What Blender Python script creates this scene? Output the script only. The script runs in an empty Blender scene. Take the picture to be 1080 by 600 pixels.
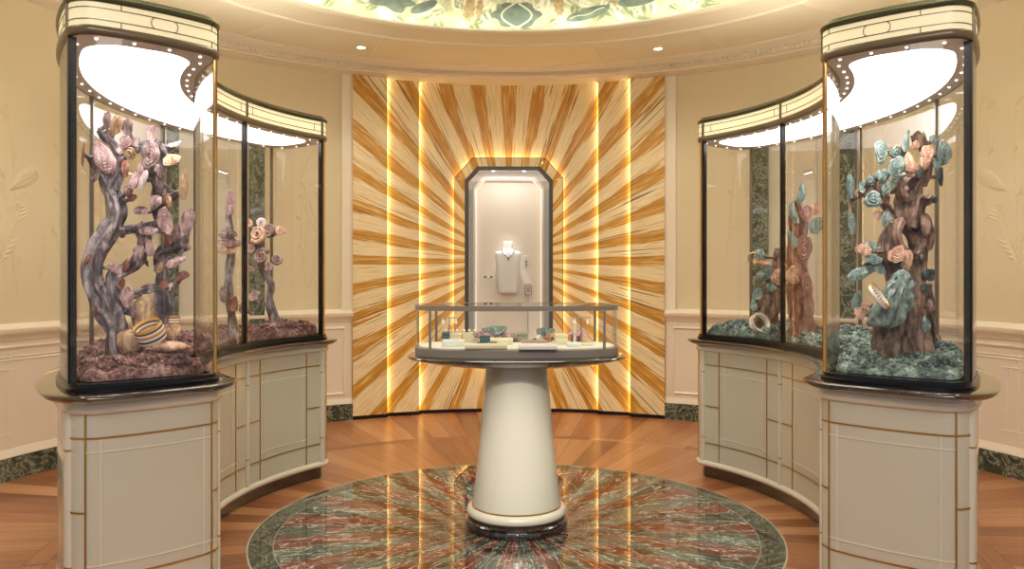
import bpy, bmesh, math, random
from mathutils import Vector, Matrix, noise as mnoise
C = bpy.context.scene.collection
PI = math.pi
def R(a): return math.radians(a)
def sin(a): return math.sin(a)
def cos(a): return math.cos(a)
RND = random.Random(7)

# ------------------------------------------------------------------ camera numbers (used to lay out by measured sight lines)
FPX, YH, YAW, CX, CD, CH = 845.63, 287.86, 0.0161, -0.0935, 4.3027, 1.35
_c, _s = cos(YAW), sin(YAW)
def atd(px, py, Y):
    k = (px - 540) / FPX
    d = (Y + CD) / (_c - k * _s)
    l = k * d
    return Vector((CX + l * _c + d * _s, Y, CH - (py - YH) / FPX * d))
def pxm(Y): return (Y + CD) / FPX            # metres per pixel at that depth

# ------------------------------------------------------------------ mesh builder
ORIG = {}
LIMBS = {}
class MB:
    def __init__(s): s.v = []; s.f = []; s.m = []; s.cur = 0
    def add(s, vs, fs):
        o = len(s.v); s.v += [Vector(p) for p in vs]
        s.f += [tuple(i + o for i in f) for f in fs]; s.m += [s.cur] * len(fs)
    def box(s, c, size, rz=0, M=None):
        x, y, z = (q / 2 for q in size)
        vs = [Vector((sx * x, sy * y, sz * z)) for sz in (-1, 1) for sy in (-1, 1) for sx in (-1, 1)]
        M2 = M if M is not None else Matrix.Rotation(rz, 3, 'Z')
        vs = [M2 @ v + Vector(c) for v in vs]
        s.add(vs, [(0, 2, 3, 1), (4, 5, 7, 6), (0, 1, 5, 4), (2, 6, 7, 3), (0, 4, 6, 2), (1, 3, 7, 5)])
    def rbox(s, c, size, r=0.006, rz=0, n=3, tilt=None):
        """box with rounded upright edges and softened top and bottom"""
        x, y, z = (q / 2 for q in size)
        r = min(r, x * .9, y * .9); b = min(r * .6, z * .6)
        M = Matrix.Rotation(rz, 3, 'Z')
        if tilt is not None: M = tilt @ M
        rings = []
        for off, zz in ((b, -z), (0, -z + b), (0, z - b), (b, z)):
            ring = []
            for qx, qy, a0 in ((1, 1, 0), (-1, 1, 90), (-1, -1, 180), (1, -1, 270)):
                for i in range(n + 1):
                    a = R(a0 + 90 * i / n)
                    ring.append(M @ Vector((qx * (x - r) + (r - off) * cos(a) * 1.0, qy * (y - r) + (r - off) * sin(a), zz)) + Vector(c))
            rings.append(ring)
        s.loft(rings)
    def loft(s, rings, cap=True, closed=True, loop=False):
        n = len(rings[0]); o = len(s.v)
        vs = [p for r in rings for p in r]; fs = []
        K = len(rings)
        for k in range(K if loop else K - 1):
            k2 = (k + 1) % K
            for i in range(n if closed else n - 1):
                j = (i + 1) % n
                fs.append((k * n + i, k * n + j, k2 * n + j, k2 * n + i))
        if cap and closed and not loop:
            fs.append(tuple(reversed(range(n)))); fs.append(tuple((K - 1) * n + i for i in range(n)))
        s.add(vs, fs)
    def lathe(s, prof, n=64, c=(0, 0, 0), M=None, sx=1, sy=1, cap=True):
        rings = []
        for r, z in prof:
            ring = []
            for i in range(n):
                a = 2 * PI * i / n
                p = Vector((r * cos(a) * sx, r * sin(a) * sy, z))
                if M is not None: p = M @ p
                ring.append(p + Vector(c))
            rings.append(ring)
        s.loft(rings, cap=cap)
    def tube(s, pts, rad, n=8, flute=0.0, twist=0.0, cap=True, closed=False, seed=0):
        pts = [Vector(p) for p in pts]; K = len(pts)
        if not isinstance(rad, (list, tuple)): rad = [rad] * K
        T = []
        for i in range(K):
            a = pts[(i - 1) % K if closed else max(0, i - 1)]; b = pts[(i + 1) % K if closed else min(K - 1, i + 1)]
            t = b - a; T.append(t.normalized() if t.length > 1e-9 else Vector((0, 0, 1)))
        u = T[0].orthogonal().normalized(); rings = []; L = 0
        for i in range(K):
            u = (u - T[i] * u.dot(T[i])).normalized(); w = T[i].cross(u)
            if i: L += (pts[i] - pts[i - 1]).length
            ring = []
            for j in range(n):
                a = 2 * PI * j / n
                r = rad[i]
                if flute:
                    r *= 1 + flute * sin(3 * a + twist * L + seed) + flute * .7 * sin(5 * a - twist * 1.6 * L + 2 * seed) + flute * .5 * sin(8 * a + 3 * seed + 2.2 * twist * L)
                ring.append(pts[i] + (u * cos(a) + w * sin(a)) * r)
            rings.append(ring)
        s.loft(rings, cap=cap, loop=closed)
    def build(s, name, mat, parent=None, smooth=True, ang=35, uv=None, noflip=False):
        me = bpy.data.meshes.new(name)
        org = ORIG.get(parent.name, Vector()) if parent else Vector()
        me.from_pydata([v - org for v in s.v], [], s.f)
        mats = mat if isinstance(mat, (list, tuple)) else [mat]
        for m in mats: me.materials.append(m)
        for p, mi in zip(me.polygons, s.m): p.material_index = mi
        if uv:
            L = me.uv_layers.new(name='UVMap')
            for lp in me.loops: L.data[lp.index].uv = uv(s.v[lp.vertex_index])
        if not noflip:
            bm = bmesh.new(); bm.from_mesh(me); bmesh.ops.recalc_face_normals(bm, faces=bm.faces); bm.to_mesh(me); bm.free()
        if smooth:
            for p in me.polygons: p.use_smooth = True
            me.set_sharp_from_angle(angle=R(ang))
        o = bpy.data.objects.new(name, me); C.objects.link(o)
        if parent: o.parent = parent; ORIG[o.name] = org
        else: ORIG[o.name] = Vector()
        return o

def thing(name, loc, label, cat, group=None):
    o = bpy.data.objects.new(name, None); C.objects.link(o); o.location = loc; o.empty_display_size = .1
    o['label'] = label; o['category'] = cat
    if group: o['group'] = group
    ORIG[o.name] = Vector(loc); return o
def tag(o, label, cat, group=None, kind=None):
    o['label'] = label; o['category'] = cat
    if group: o['group'] = group
    if kind: o['kind'] = kind
    return o
def struct(o, label=None, cat=None):
    o['kind'] = 'structure'
    if label: o['label'] = label
    if cat: o['category'] = cat
    return o
def recenter(o):
    """move a one-mesh thing's origin to the middle of its base"""
    me = o.data; xs = [v.co for v in me.vertices]
    lo = Vector((min(p.x for p in xs), min(p.y for p in xs), min(p.z for p in xs))); hi = Vector((max(p.x for p in xs), max(p.y for p in xs), max(p.z for p in xs)))
    c = Vector(((lo.x + hi.x) / 2, (lo.y + hi.y) / 2, lo.z))
    for v in me.vertices: v.co -= c
    o.location = c; ORIG[o.name] = c
    return o

# ------------------------------------------------------------------ materials
def lin(c):
    c = c / 255
    return c / 12.92 if c <= .04045 else ((c + .055) / 1.055) ** 2.4
def S(r, g, b): return (lin(r), lin(g), lin(b), 1)
class NT:
    def __init__(s, name):
        s.mat = bpy.data.materials.new(name); s.mat.use_nodes = True
        s.t = s.mat.node_tree; s.t.nodes.clear()
        s.out = s.t.nodes.new('ShaderNodeOutputMaterial')
    def n(s, typ, **kw):
        nd = s.t.nodes.new(typ)
        for k, v in kw.items():
            if k.startswith('_'): nd.inputs[k[1:].replace('_', ' ')].default_value = v
            else: setattr(nd, k, v)
        return nd
    def l(s, a, b): s.t.links.new(a, b)
    def val(s, x, sock):
        if hasattr(x, 'links') or hasattr(x, 'is_linked'): s.l(x, sock)
        else: sock.default_value = x
    def math(s, op, a, b=0.0, c=None, clamp=False):
        nd = s.n('ShaderNodeMath', operation=op, use_clamp=clamp)
        s.val(a, nd.inputs[0]); s.val(b, nd.inputs[1])
        if c is not None: s.val(c, nd.inputs[2])
        return nd.outputs[0]
    def comb(s, x, y, z=0.0):
        nd = s.n('ShaderNodeCombineXYZ')
        for i, q in enumerate((x, y, z)): s.val(q, nd.inputs[i])
        return nd.outputs[0]
    def noise(s, vec, scale=5, detail=3, rough=.5, dist=0, out='Fac'):
        nd = s.n('ShaderNodeTexNoise'); nd.inputs['Scale'].default_value = scale; nd.inputs['Detail'].default_value = detail
        nd.inputs['Roughness'].default_value = rough; nd.inputs['Distortion'].default_value = dist
        if vec is not None: s.l(vec, nd.inputs['Vector'])
        return nd.outputs[out]
    def ramp(s, fac, stops, interp='LINEAR'):
        nd = s.n('ShaderNodeValToRGB'); cr = nd.color_ramp; cr.interpolation = interp
        while len(cr.elements) < len(stops): cr.elements.new(.5)
        for e, (p, c) in zip(cr.elements, stops):
            e.position = p; e.color = c if len(c) == 4 else (*c, 1)
        s.l(fac, nd.inputs[0]); return nd.outputs[0]
    def mix(s, fac, a, b, mode='MIX'):
        nd = s.n('ShaderNodeMix', data_type='RGBA', blend_type=mode)
        s.val(fac, nd.inputs[0])
        for q, i in ((a, 6), (b, 7)): s.val(q, nd.inputs[i])
        return nd.outputs[2]
    def bsdf(s, col, rough=.5, metal=0, coat=0, coatr=.05, bump=None, bs=.1, bd=.01, spec=.5, sub=0):
        b = s.n('ShaderNodeBsdfPrincipled')
        s.val(col, b.inputs['Base Color']); s.val(rough, b.inputs['Roughness']); b.inputs['Metallic'].default_value = metal
        b.inputs['Coat Weight'].default_value = coat; b.inputs['Coat Roughness'].default_value = coatr
        b.inputs['Specular IOR Level'].default_value = spec
        if bump is not None:
            bn = s.n('ShaderNodeBump'); bn.inputs['Strength'].default_value = bs; bn.inputs['Distance'].default_value = bd
            s.l(bump, bn.inputs['Height']); s.l(bn.outputs[0], b.inputs['Normal'])
        s.l(b.outputs[0], s.out.inputs[0]); return b
    def coord(s, kind='Object'): return s.n('ShaderNodeTexCoord').outputs[kind]
    def sep(s, v):
        nd = s.n('ShaderNodeSeparateXYZ'); s.l(v, nd.inputs[0]); return nd.outputs

def plain(name, col, rough=.5, metal=0, coat=0, var=.06, scale=8, bs=0, spec=.5):
    t = NT(name); co = t.coord()
    f = t.noise(co, scale, 4)
    dark = tuple(c * (1 - var) for c in col[:3]) + (1,); lite = tuple(min(1, c * (1 + var)) for c in col[:3]) + (1,)
    c = t.ramp(f, [(.3, dark), (.7, lite)])
    t.bsdf(c, rough, metal, coat, bump=f if bs else None, bs=bs, spec=spec)
    return t.mat
def emit(name, col, strength, rough=.4):
    t = NT(name); b = t.bsdf(col, rough); b.inputs['Emission Color'].default_value = col; b.inputs['Emission Strength'].default_value = strength
    return t.mat

def m_glass(name, ior=1.45, tint=(1, 1, 1, 1)):
    t = NT(name)
    tr = t.n('ShaderNodeBsdfTransparent'); tr.inputs[0].default_value = tint
    gl = t.n('ShaderNodeBsdfGlossy'); gl.inputs['Roughness'].default_value = 0.005
    fr = t.n('ShaderNodeFresnel'); fr.inputs[0].default_value = ior
    # same reflectance from either face of the pane
    geo = t.n('ShaderNodeNewGeometry'); lw = t.n('ShaderNodeLayerWeight'); lw.inputs[0].default_value = .5
    p5 = t.math('POWER', t.math('MINIMUM', lw.outputs['Facing'], .97), 5.0)
    fac = t.math('ADD', t.math('MULTIPLY', p5, .95), .016, clamp=True)
    mx = t.n('ShaderNodeMixShader'); t.l(fac, mx.inputs[0]); t.l(tr.outputs[0], mx.inputs[1]); t.l(gl.outputs[0], mx.inputs[2])
    t.l(mx.outputs[0], t.out.inputs[0]); return t.mat

def m_sunburst():
    t = NT('straw_marquetry_sunburst'); uv = t.sep(t.n('ShaderNodeUVMap').outputs[0])
    x, z = uv[0], uv[1]
    a = t.math('ARCTAN2', x, z)
    r = t.math('SQRT', t.math('ADD', t.math('MULTIPLY', x, x), t.math('MULTIPLY', z, z)))
    tt = t.math('MULTIPLY', a, 36 / (2 * PI))
    dist = t.math('ABSOLUTE', t.math('SUBTRACT', t.math('FRACT', t.math('ADD', tt, .5)), .5))
    fib = t.noise(t.comb(t.math('MULTIPLY', a, 55), t.math('MULTIPLY', r, 1.7)), 1, 4, .6)
    fib2 = t.noise(t.comb(t.math('MULTIPLY', a, 24), t.math('MULTIPLY', r, 1.1), 3.3), 1, 3, .6)
    fine = t.noise(t.comb(t.math('MULTIPLY', a, 190), t.math('MULTIPLY', r, 5), 7.1), 1, 3, .6)
    d2 = t.math('ADD', dist, t.math('MULTIPLY', t.math('ADD', t.math('MULTIPLY', t.math('SUBTRACT', fib, .5), .6), t.math('MULTIPLY', t.math('SUBTRACT', fib2, .5), .34)), 1.0))
    mask = t.ramp(d2, [(.19, (1, 1, 1)), (.23, (0, 0, 0))])
    orange = t.ramp(t.math('ADD', t.math('MULTIPLY', fine, .6), t.math('MULTIPLY', fib, .4)), [(.3, S(160, 98, 16)), (.45, S(196, 136, 38)), (.54, S(214, 162, 70)), (.64, S(243, 216, 156))])
    cream = t.ramp(fine, [(.25, S(214, 182, 124)), (.48, S(240, 218, 170)), (.7, S(250, 236, 200))])
    col = t.mix(mask, cream, orange)
    # occasional orange fibres inside the pale wedges
    m2 = t.ramp(t.noise(t.comb(t.math('MULTIPLY', a, 80), t.math('MULTIPLY', r, 1.0), 11.7), 1, 2, .5), [(.63, (0, 0, 0)), (.7, (.7, .7, .7))])
    col = t.mix(m2, col, S(205, 150, 80))
    dk = t.ramp(t.noise(t.comb(t.math('MULTIPLY', a, 120), t.math('MULTIPLY', r, 1.3), 5.7), 1, 1, .4), [(.68, (0, 0, 0)), (.71, (.9, .9, .9))])
    col = t.mix(dk, col, S(92, 78, 52))
    t.bsdf(col, .42, coat=.15, coatr=.2)
    return t.mat

def m_marble_floor():
    t = NT('sunburst_marble_floor'); co = t.coord(); xyz = t.sep(co)
    x, y = xyz[0], xyz[1]
    a = t.math('ARCTAN2', x, y)
    r = t.math('SQRT', t.math('ADD', t.math('MULTIPLY', x, x), t.math('MULTIPLY', y, y)))
    wob = t.math('MULTIPLY', t.math('SUBTRACT', t.noise(co, 6, 5, .6), .5), .10)
    N = 40
    tt = t.math('MULTIPLY', t.math('ADD', a, wob), N / (2 * PI))
    idx = t.math('FLOOR', tt); fr = t.math('FRACT', tt)
    par = t.math('MODULO', t.math('ABSOLUTE', idx), 2.0)
    # each wedge breaks along its length into two tones
    wn = t.n('ShaderNodeTexWhiteNoise', noise_dimensions='1D'); t.l(idx, wn.inputs['W'])
    ph = wn.outputs['Value']
    seg = t.math('FLOOR', t.math('ADD', t.math('MULTIPLY', r, 2.6), ph))
    wn2 = t.n('ShaderNodeTexWhiteNoise', noise_dimensions='2D'); t.l(t.comb(idx, seg), wn2.inputs['Vector'])
    tone = wn2.outputs['Value']
    sel = t.math('ADD', t.math('MULTIPLY', par, .55), t.math('MULTIPLY', tone, .45))
    n1 = t.noise(t.comb(t.math('MULTIPLY', a, 6.0), t.math('MULTIPLY', r, 2.6), 0.0), 1.4, 5, .6, .6); n2 = t.noise(t.comb(t.math('MULTIPLY', a, 16.0), t.math('MULTIPLY', r, 3.0), 4.0), 1.3, 5, .6, .5)
    red = t.ramp(n1, [(.3, S(58, 18, 10)), (.52, S(116, 42, 22)), (.72, S(140, 74, 48))])
    grn = t.ramp(n1, [(.28, S(16, 24, 18)), (.5, S(58, 74, 62)), (.72, S(116, 136, 122))])
    olv = t.ramp(n2, [(.3, S(34, 28, 14)), (.7, S(70, 60, 34))])
    m = t.ramp(t.math('ADD', sel, t.math('MULTIPLY', t.math('SUBTRACT', t.noise(t.comb(t.math('MULTIPLY', a, 11.0), t.math('MULTIPLY', r, 1.6), 9.0), 1.3, 4, .6, .3), .5), 1.1)), [(.0, (0, 0, 0)), (.48, (0, 0, 0)), (.54, (1, 1, 1))], 'LINEAR')
    col = t.mix(m, red, grn)
    m3 = t.ramp(n2, [(.54, (0, 0, 0)), (.6, (.9, .9, .9))])
    col = t.mix(m3, col, olv)
    # white veins, drawn out along the radius
    pv = t.comb(t.math('MULTIPLY', a, 7.5), t.math('MULTIPLY', r, 1.8), 0)
    nv = t.noise(pv, 2.0, 4, .55, .5)
    v = t.math('ABSOLUTE', t.math('SUBTRACT', nv, .5))
    vm = t.ramp(v, [(.0, (.9, .9, .9)), (.007, (.55, .55, .55)), (.018, (0, 0, 0))])
    nv2 = t.noise(co, 5, 5, .6, .9)
    vm2 = t.ramp(t.math('ABSOLUTE', t.math('SUBTRACT', nv2, .52)), [(.0, (.45, .45, .45)), (.006, (.2, .2, .2)), (.014, (0, 0, 0))])
    col = t.mix(vm, col, S(216, 206, 192)); col = t.mix(vm2, col, S(200, 196, 184))
    # dark green border ring
    gb = t.ramp(t.noise(co, 6, 6, .65, 1.4), [(.3, S(20, 26, 18)), (.55, S(46, 54, 38)), (.72, S(80, 88, 66))])
    gv = t.ramp(t.math('ABSOLUTE', t.math('SUBTRACT', t.noise(co, 4.2, 7, .68, 2.5), .5)), [(.0, (.8, .8, .8)), (.012, (.3, .3, .3)), (.03, (0, 0, 0))])
    gb = t.mix(gv, gb, S(170, 178, 160))
    ring = t.math('GREATER_THAN', r, 1.252)
    col = t.mix(ring, col, gb)
    ins = t.math('LESS_THAN', t.math('ABSOLUTE', t.math('SUBTRACT', r, 1.252)), .0025)
    ins2 = t.math('LESS_THAN', t.math('ABSOLUTE', t.math('SUBTRACT', r, .385)), .0025)
    rim = t.math('GREATER_THAN', r, 1.37)
    col = t.mix(t.math('MAXIMUM', ins, ins2), col, S(150, 146, 130)); col = t.mix(rim, col, S(196, 190, 170))
    t.bsdf(col, .02, coat=.3, coatr=.01, spec=.5)
    return t.mat

def m_wood_floor():
    t = NT('radial_wood_floor'); co = t.coord(); xyz = t.sep(co); x, y = xyz[0], xyz[1]
    a0 = t.math('ARCTAN2', x, y); r = t.math('SQRT', t.math('ADD', t.math('MULTIPLY', x, x), t.math('MULTIPLY', y, y)))
    # chevron: boards lean towards the axis of the room on both sides
    lean = t.math('MULTIPLY', t.math('SIGN', a0), t.math('MULTIPLY', r, .0))
    a = t.math('ADD', a0, lean)
    def ringset(N, off):
        tt = t.math('ADD', t.math('MULTIPLY', a, N / (2 * PI)), off)
        return t.math('FLOOR', tt), t.math('FRACT', tt)
    i1, f1 = ringset(72, .5); i2, f2 = ringset(104, .5)
    outer = t.math('GREATER_THAN', r, 2.36); band = t.math('MULTIPLY', t.math('GREATER_THAN', r, 2.26), t.math('LESS_THAN', r, 2.36))
    def sel(q, u, w): return t.math('ADD', t.math('MULTIPLY', t.math('SUBTRACT', 1.0, q), u), t.math('MULTIPLY', q, w))
    idx = sel(outer, i1, t.math('ADD', i2, 300)); fr = sel(outer, f1, f2)
    bi, bf = ringset(18, .2)
    idx = sel(band, idx, t.math('ADD', bi, 700)); fr = sel(band, fr, bf)
    wn = t.n('ShaderNodeTexWhiteNoise', noise_dimensions='1D'); t.l(idx, wn.inputs['W']); rv = wn.outputs['Value']
    along = sel(band, r, t.math('MULTIPLY', a, 2.3)); across = sel(band, t.math('MULTIPLY', a, 2.2), r)
    g = t.noise(t.comb(t.math('MULTIPLY', across, 26), t.math('MULTIPLY', along, 1.6), t.math('MULTIPLY', idx, 3.7)), 1, 5, .6, .6)
    g2 = t.noise(t.comb(t.math('MULTIPLY', across, 90), t.math('MULTIPLY', along, 4), t.math('MULTIPLY', idx, 1.7)), 1, 3, .6)
    v = t.math('ADD', t.math('ADD', t.math('MULTIPLY', g, .5), t.math('MULTIPLY', g2, .2)), t.math('MULTIPLY', rv, .42))
    col = t.ramp(v, [(.24, S(112, 62, 34)), (.45, S(156, 98, 60)), (.62, S(178, 120, 78)), (.85, S(200, 148, 104))])
    ed = t.math('MINIMUM', fr, t.math('SUBTRACT', 1.0, fr))
    gap = t.ramp(ed, [(.006, (.7, .7, .7)), (.024, (0, 0, 0))])
    jr = t.math('LESS_THAN', t.math('MINIMUM', t.math('ABSOLUTE', t.math('SUBTRACT', r, 2.26)), t.math('ABSOLUTE', t.math('SUBTRACT', r, 2.36))), .003)
    col = t.mix(t.math('MAXIMUM', gap, t.math('MULTIPLY', jr, .6)), col, S(92, 50, 26))
    t.bsdf(col, t.math('ADD', .3, t.math('MULTIPLY', g, .08)), coat=.2, coatr=.16)
    return t.mat

def m_green_marble():
    t = NT('green_veined_marble'); co = t.coord()
    b = t.ramp(t.noise(co, 7, 6, .65, 1.2), [(.3, S(26, 36, 28)), (.55, S(62, 76, 60)), (.75, S(112, 126, 104))])
    v = t.ramp(t.math('ABSOLUTE', t.math('SUBTRACT', t.noise(co, 5.5, 7, .68, 2.6), .5)), [(.0, (.9, .9, .9)), (.012, (.4, .4, .4)), (.03, (0, 0, 0))])
    t.bsdf(t.mix(v, b, S(186, 192, 176)), .1, coat=.6); return t.mat

def m_black_marble():
    t = NT('polished_black_marble'); co = t.coord()
    b = t.ramp(t.noise(co, 9, 5, .6, 1), [(.35, S(14, 11, 10)), (.7, S(38, 28, 24))])
    v = t.ramp(t.math('ABSOLUTE', t.math('SUBTRACT', t.noise(co, 7, 7, .7, 2.4), .5)), [(.0, (.7, .7, .7)), (.01, (.2, .2, .2)), (.02, (0, 0, 0))])
    t.bsdf(t.mix(v, b, S(120, 84, 64)), .05, coat=1, coatr=.02, spec=.7); return t.mat

def m_wall(name, col, bump=True):
    t = NT(name); co = t.coord()
    f = t.noise(co, 3, 4); f2 = t.noise(co, 60, 4)
    w = t.noise(co, 6, 3, .5, 1.5)
    ridge = t.math('ABSOLUTE', t.math('SUBTRACT', w, .5))
    h = t.ramp(ridge, [(0, (1, 1, 1)), (.02, (0, 0, 0))])
    mk = t.ramp(t.noise(co, 1.1, 2), [(.52, (0, 0, 0)), (.62, (1, 1, 1))])
    hh = t.math('ADD', t.math('MULTIPLY', t.math('MULTIPLY', h, mk), .5), t.math('MULTIPLY', f2, .12))
    c = t.ramp(f, [(.3, tuple(q * .97 for q in col[:3])), (.7, col[:3])])
    t.bsdf(c, .62, bump=hh if bump else None, bs=.25, bd=.01); return t.mat

def m_streaky(name, c0, c1, c2, rough=.6, scale=9, bs=.6):
    t = NT(name); co = t.coord()
    n1 = t.noise(co, scale, 5, .6, 1.2)
    mp = t.n('ShaderNodeMapping'); mp.inputs['Scale'].default_value = (1, 1, .22); t.l(co, mp.inputs['Vector'])
    n2 = t.noise(mp.outputs[0], scale * 5, 4, .6, .6)
    f = t.math('ADD', t.math('MULTIPLY', n1, .5), t.math('MULTIPLY', n2, .5))
    c = t.ramp(f, [(.38, c0), (.5, c1), (.6, c2)])
    t.bsdf(c, rough, bump=n2, bs=min(1, bs * 1.6), bd=.01); return t.mat

def m_moss(name, c0, c1, c2):
    t = NT(name); co = t.coord()
    n = t.noise(co, 9, 5, .7); n2 = t.noise(co, 70, 3, .6)
    c = t.ramp(t.math('ADD', t.math('MULTIPLY', n, .6), t.math('MULTIPLY', n2, .4)), [(.38, c0), (.5, c1), (.6, c2)])
    t.bsdf(c, .85, bump=n2, bs=.9, bd=.006, spec=.2); return t.mat

def m_stripes():
    t = NT('striped_enamel'); z = t.sep(t.n('ShaderNodeUVMap').outputs[0])
    f = t.math('FRACT', t.math('MULTIPLY', z[1], 1.0))
    c = t.ramp(f, [(0, S(240, 236, 226)), (.16, S(240, 236, 226)), (.17, S(40, 50, 74)), (.28, S(40, 50, 74)), (.29, S(236, 228, 210)), (.45, S(236, 228, 210)), (.46, S(206, 140, 52)), (.58, S(206, 140, 52)), (.59, S(236, 232, 222)), (.72, S(236, 232, 222)), (.73, S(60, 56, 52)), (.82, S(60, 56, 52)), (.83, S(214, 160, 80)), (1, S(214, 160, 80))], 'CONSTANT')
    t.bsdf(c, .2, coat=.6); return t.mat

M = {}
M['cream'] = plain('cream_lacquer', S(198, 193, 174), .2, coat=.5, var=.015, scale=2)
M['cream_trim'] = plain('cream_moulding', S(214, 207, 188), .25, coat=.4, var=.01)
M['relief'] = plain('raised_cream_line', S(222, 214, 194), .3, coat=.3, var=.01)
M['gold'] = plain('brushed_gold', S(190, 140, 50), .28, .9, var=.05)
M['bronze'] = plain('dark_bronze', S(118, 106, 88), .3, .55, var=.06)
M['bronze_lid'] = plain('olive_bronze', S(84, 82, 56), .25, .6, var=.08)
M['frame_dark'] = plain('dark_bronze_frame', S(74, 68, 62), .35, .2)
M['black_metal'] = plain('black_metal', S(30, 30, 33), .22, .5, var=.05)
M['polished_gold'] = plain('polished_gold', S(205, 165, 100), .14, 1, var=.04)
M['grey_bronze'] = plain('satin_grey_bronze', S(140, 131, 120), .36, .0, var=.04)
M['soffit'] = plain('grey_soffit', S(232, 230, 232), .45, .0, var=.03)
M['stonedark'] = m_black_marble()
M['green'] = m_green_marble()
M['glass'] = m_glass('clear_glass')
M['wall'] = m_wall('embossed_plaster_wall', S(224, 209, 174))
M['dado'] = m_wall('pale_dado_paint', S(236, 222, 202), False)
M['white_trim'] = plain('ivory_paint', S(240, 228, 206), .4, var=.01)
M['ceiling'] = plain('ceiling_paint', S(242, 234, 208), .65, var=.012, scale=3)
M['wood'] = m_wood_floor()
M['disc'] = m_marble_floor()
M['sun'] = m_sunburst()
M['dark_seam'] = plain('dark_seam', S(60, 44, 24), .4)
M['crown_glow'] = emit('backlit_cream_panel', S(238, 226, 186), .42)
M['lightbox'] = emit('luminous_ceiling_panel', S(255, 251, 248), 5.6)
M['spot'] = emit('small_spot_lens', (1, .97, .93, 1), 1.6)
M['led'] = emit('warm_led_strip', (1, .80, .42, 1), 14)
M['cove'] = emit('cove_led_strip', (.98, 1, .93, 1), 7)
M['down'] = emit('downlight_lens', (1, .95, .88, 1), 14)
M['niche_wall'] = plain('niche_ivory', S(238, 226, 208), .5, var=.01)
M['niche_led'] = emit('niche_light_line', (1, .90, .78, 1), .5)
M['mirror_paint'] = plain('painted_blue_reflection', S(186, 202, 226), .15, 0, coat=.6, var=.03)  # pale blue paint stands in for daylight reflected in the niche sides
M['bust'] = plain('white_bust_fabric', S(238, 236, 232), .55, var=.02)
M['silver'] = plain('white_gold', S(200, 200, 202), .12, 1)
M['gem'] = plain('dark_gems', S(70, 74, 84), .05, .3, coat=1)
M['card'] = plain('grey_card', S(204, 198, 188), .5)
M['bark_mauve'] = m_streaky('mauve_grey_bark', S(58, 48, 50), S(116, 104, 106), S(186, 174, 174))
M['bark_brown'] = m_streaky('chestnut_bark', S(62, 42, 32), S(112, 84, 68), S(164, 134, 112))
M['pinkcap'] = m_streaky('dusty_pink_fungus', S(112, 82, 80), S(168, 134, 130), S(212, 184, 180), scale=12)
M['mauvecap'] = m_streaky('mauve_brown_fungus', S(86, 62, 60), S(136, 108, 104), S(182, 156, 152), scale=12)
M['tancap'] = m_streaky('tan_fungus', S(146, 108, 76), S(196, 160, 122), S(222, 194, 160), scale=12)
M['rustcap'] = m_streaky('rust_fungus', S(98, 54, 40), S(146, 94, 74), S(184, 138, 116), scale=12)
M['palecap'] = m_streaky('pale_pink_fungus', S(178, 156, 154), S(214, 194, 190), S(232, 218, 212), scale=12)
M['tealcap'] = m_streaky('teal_fungus', S(78, 94, 90), S(124, 142, 134), S(172, 186, 176), scale=12)
M['darktealcap'] = m_streaky('dark_teal_fungus', S(32, 42, 42), S(56, 70, 68), S(88, 104, 98), scale=12)
M['peachcap'] = m_streaky('peach_fungus', S(160, 112, 88), S(206, 162, 134), S(228, 194, 170), scale=12)
M['moss_plum'] = m_moss('plum_brown_moss', S(56, 36, 34), S(116, 82, 76), S(176, 142, 132))
M['moss_teal'] = m_moss('teal_green_moss', S(44, 52, 49), S(100, 112, 104), S(162, 178, 160))
M['stripe'] = m_stripes()
M['pearl'] = plain('ivory_enamel', S(240, 234, 220), .2, coat=.8, var=.01)
M['pad'] = plain('pale_suede', S(226, 224, 206), .7, var=.02)
M['box_cream'] = plain('cream_leather_box', S(232, 224, 190), .5, var=.02)
M['box_white'] = plain('white_leather_box', S(236, 236, 228), .45, var=.01)
M['box_teal'] = plain('dark_teal_leather', S(70, 96, 98), .45, var=.04)
M['box_olive'] = plain('sage_leather', S(150, 150, 128), .5, var=.03)
M['box_pink'] = plain('rose_leather', S(190, 150, 132), .5, var=.03)
M['box_red'] = plain('raspberry_leather', S(170, 92, 96), .5, var=.04)
M['petal'] = plain('pale_rose_petal', S(214, 166, 166), .5, var=.05)
M['mural_base'] = None

# ================================================================== SETTING
RW = 3.45
def pol(r, ang, z): return Vector((r * cos(R(ang)), r * sin(R(ang)), z))
def arc_sweep(mb, prof, a0, a1, step=1.5, cap=True):
    """sweep a closed (r,z) profile round the room axis"""
    n = max(2, int(abs(a1 - a0) / step) + 1); rings = []
    for i in range(n):
        a = a0 + (a1 - a0) * i / (n - 1)
        rings.append([pol(r, a, z) for r, z in prof])
    mb.loft(rings, cap=cap)
def ring_sweep(mb, prof, n=192):
    mb.loft([[pol(r, 360 * i / n, z) for r, z in prof] for i in range(n)], cap=False, loop=True)

# floor: wooden ring and the marble medallion let into it
mb = MB(); ring_sweep(mb, [(1.378, 0), (1.378, -.05), (3.7, -.05), (3.7, 0)], 180)
# foyer floor beyond the opening behind the camera
mb.add([(-3.0, -2.2, -.002), (3.0, -2.2, -.002), (3.6, -8, -.002), (-3.6, -8, -.002), (-3.0, -2.2, -.05), (3.0, -2.2, -.05), (3.6, -8, -.05), (-3.6, -8, -.05)],
       [(0, 1, 2, 3), (7, 6, 5, 4), (0, 4, 5, 1), (1, 5, 6, 2), (2, 6, 7, 3), (3, 7, 4, 0)])
struct(mb.build('floor', M['wood'], smooth=False))
mb = MB(); mb.lathe([(1.378, -.05), (1.378, 0.0)], 180)
struct(mb.build('floor_medallion', M['disc'], ang=20), 'round polished marble medallion of red and green rays set in the wood floor', 'floor inlay')

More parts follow.
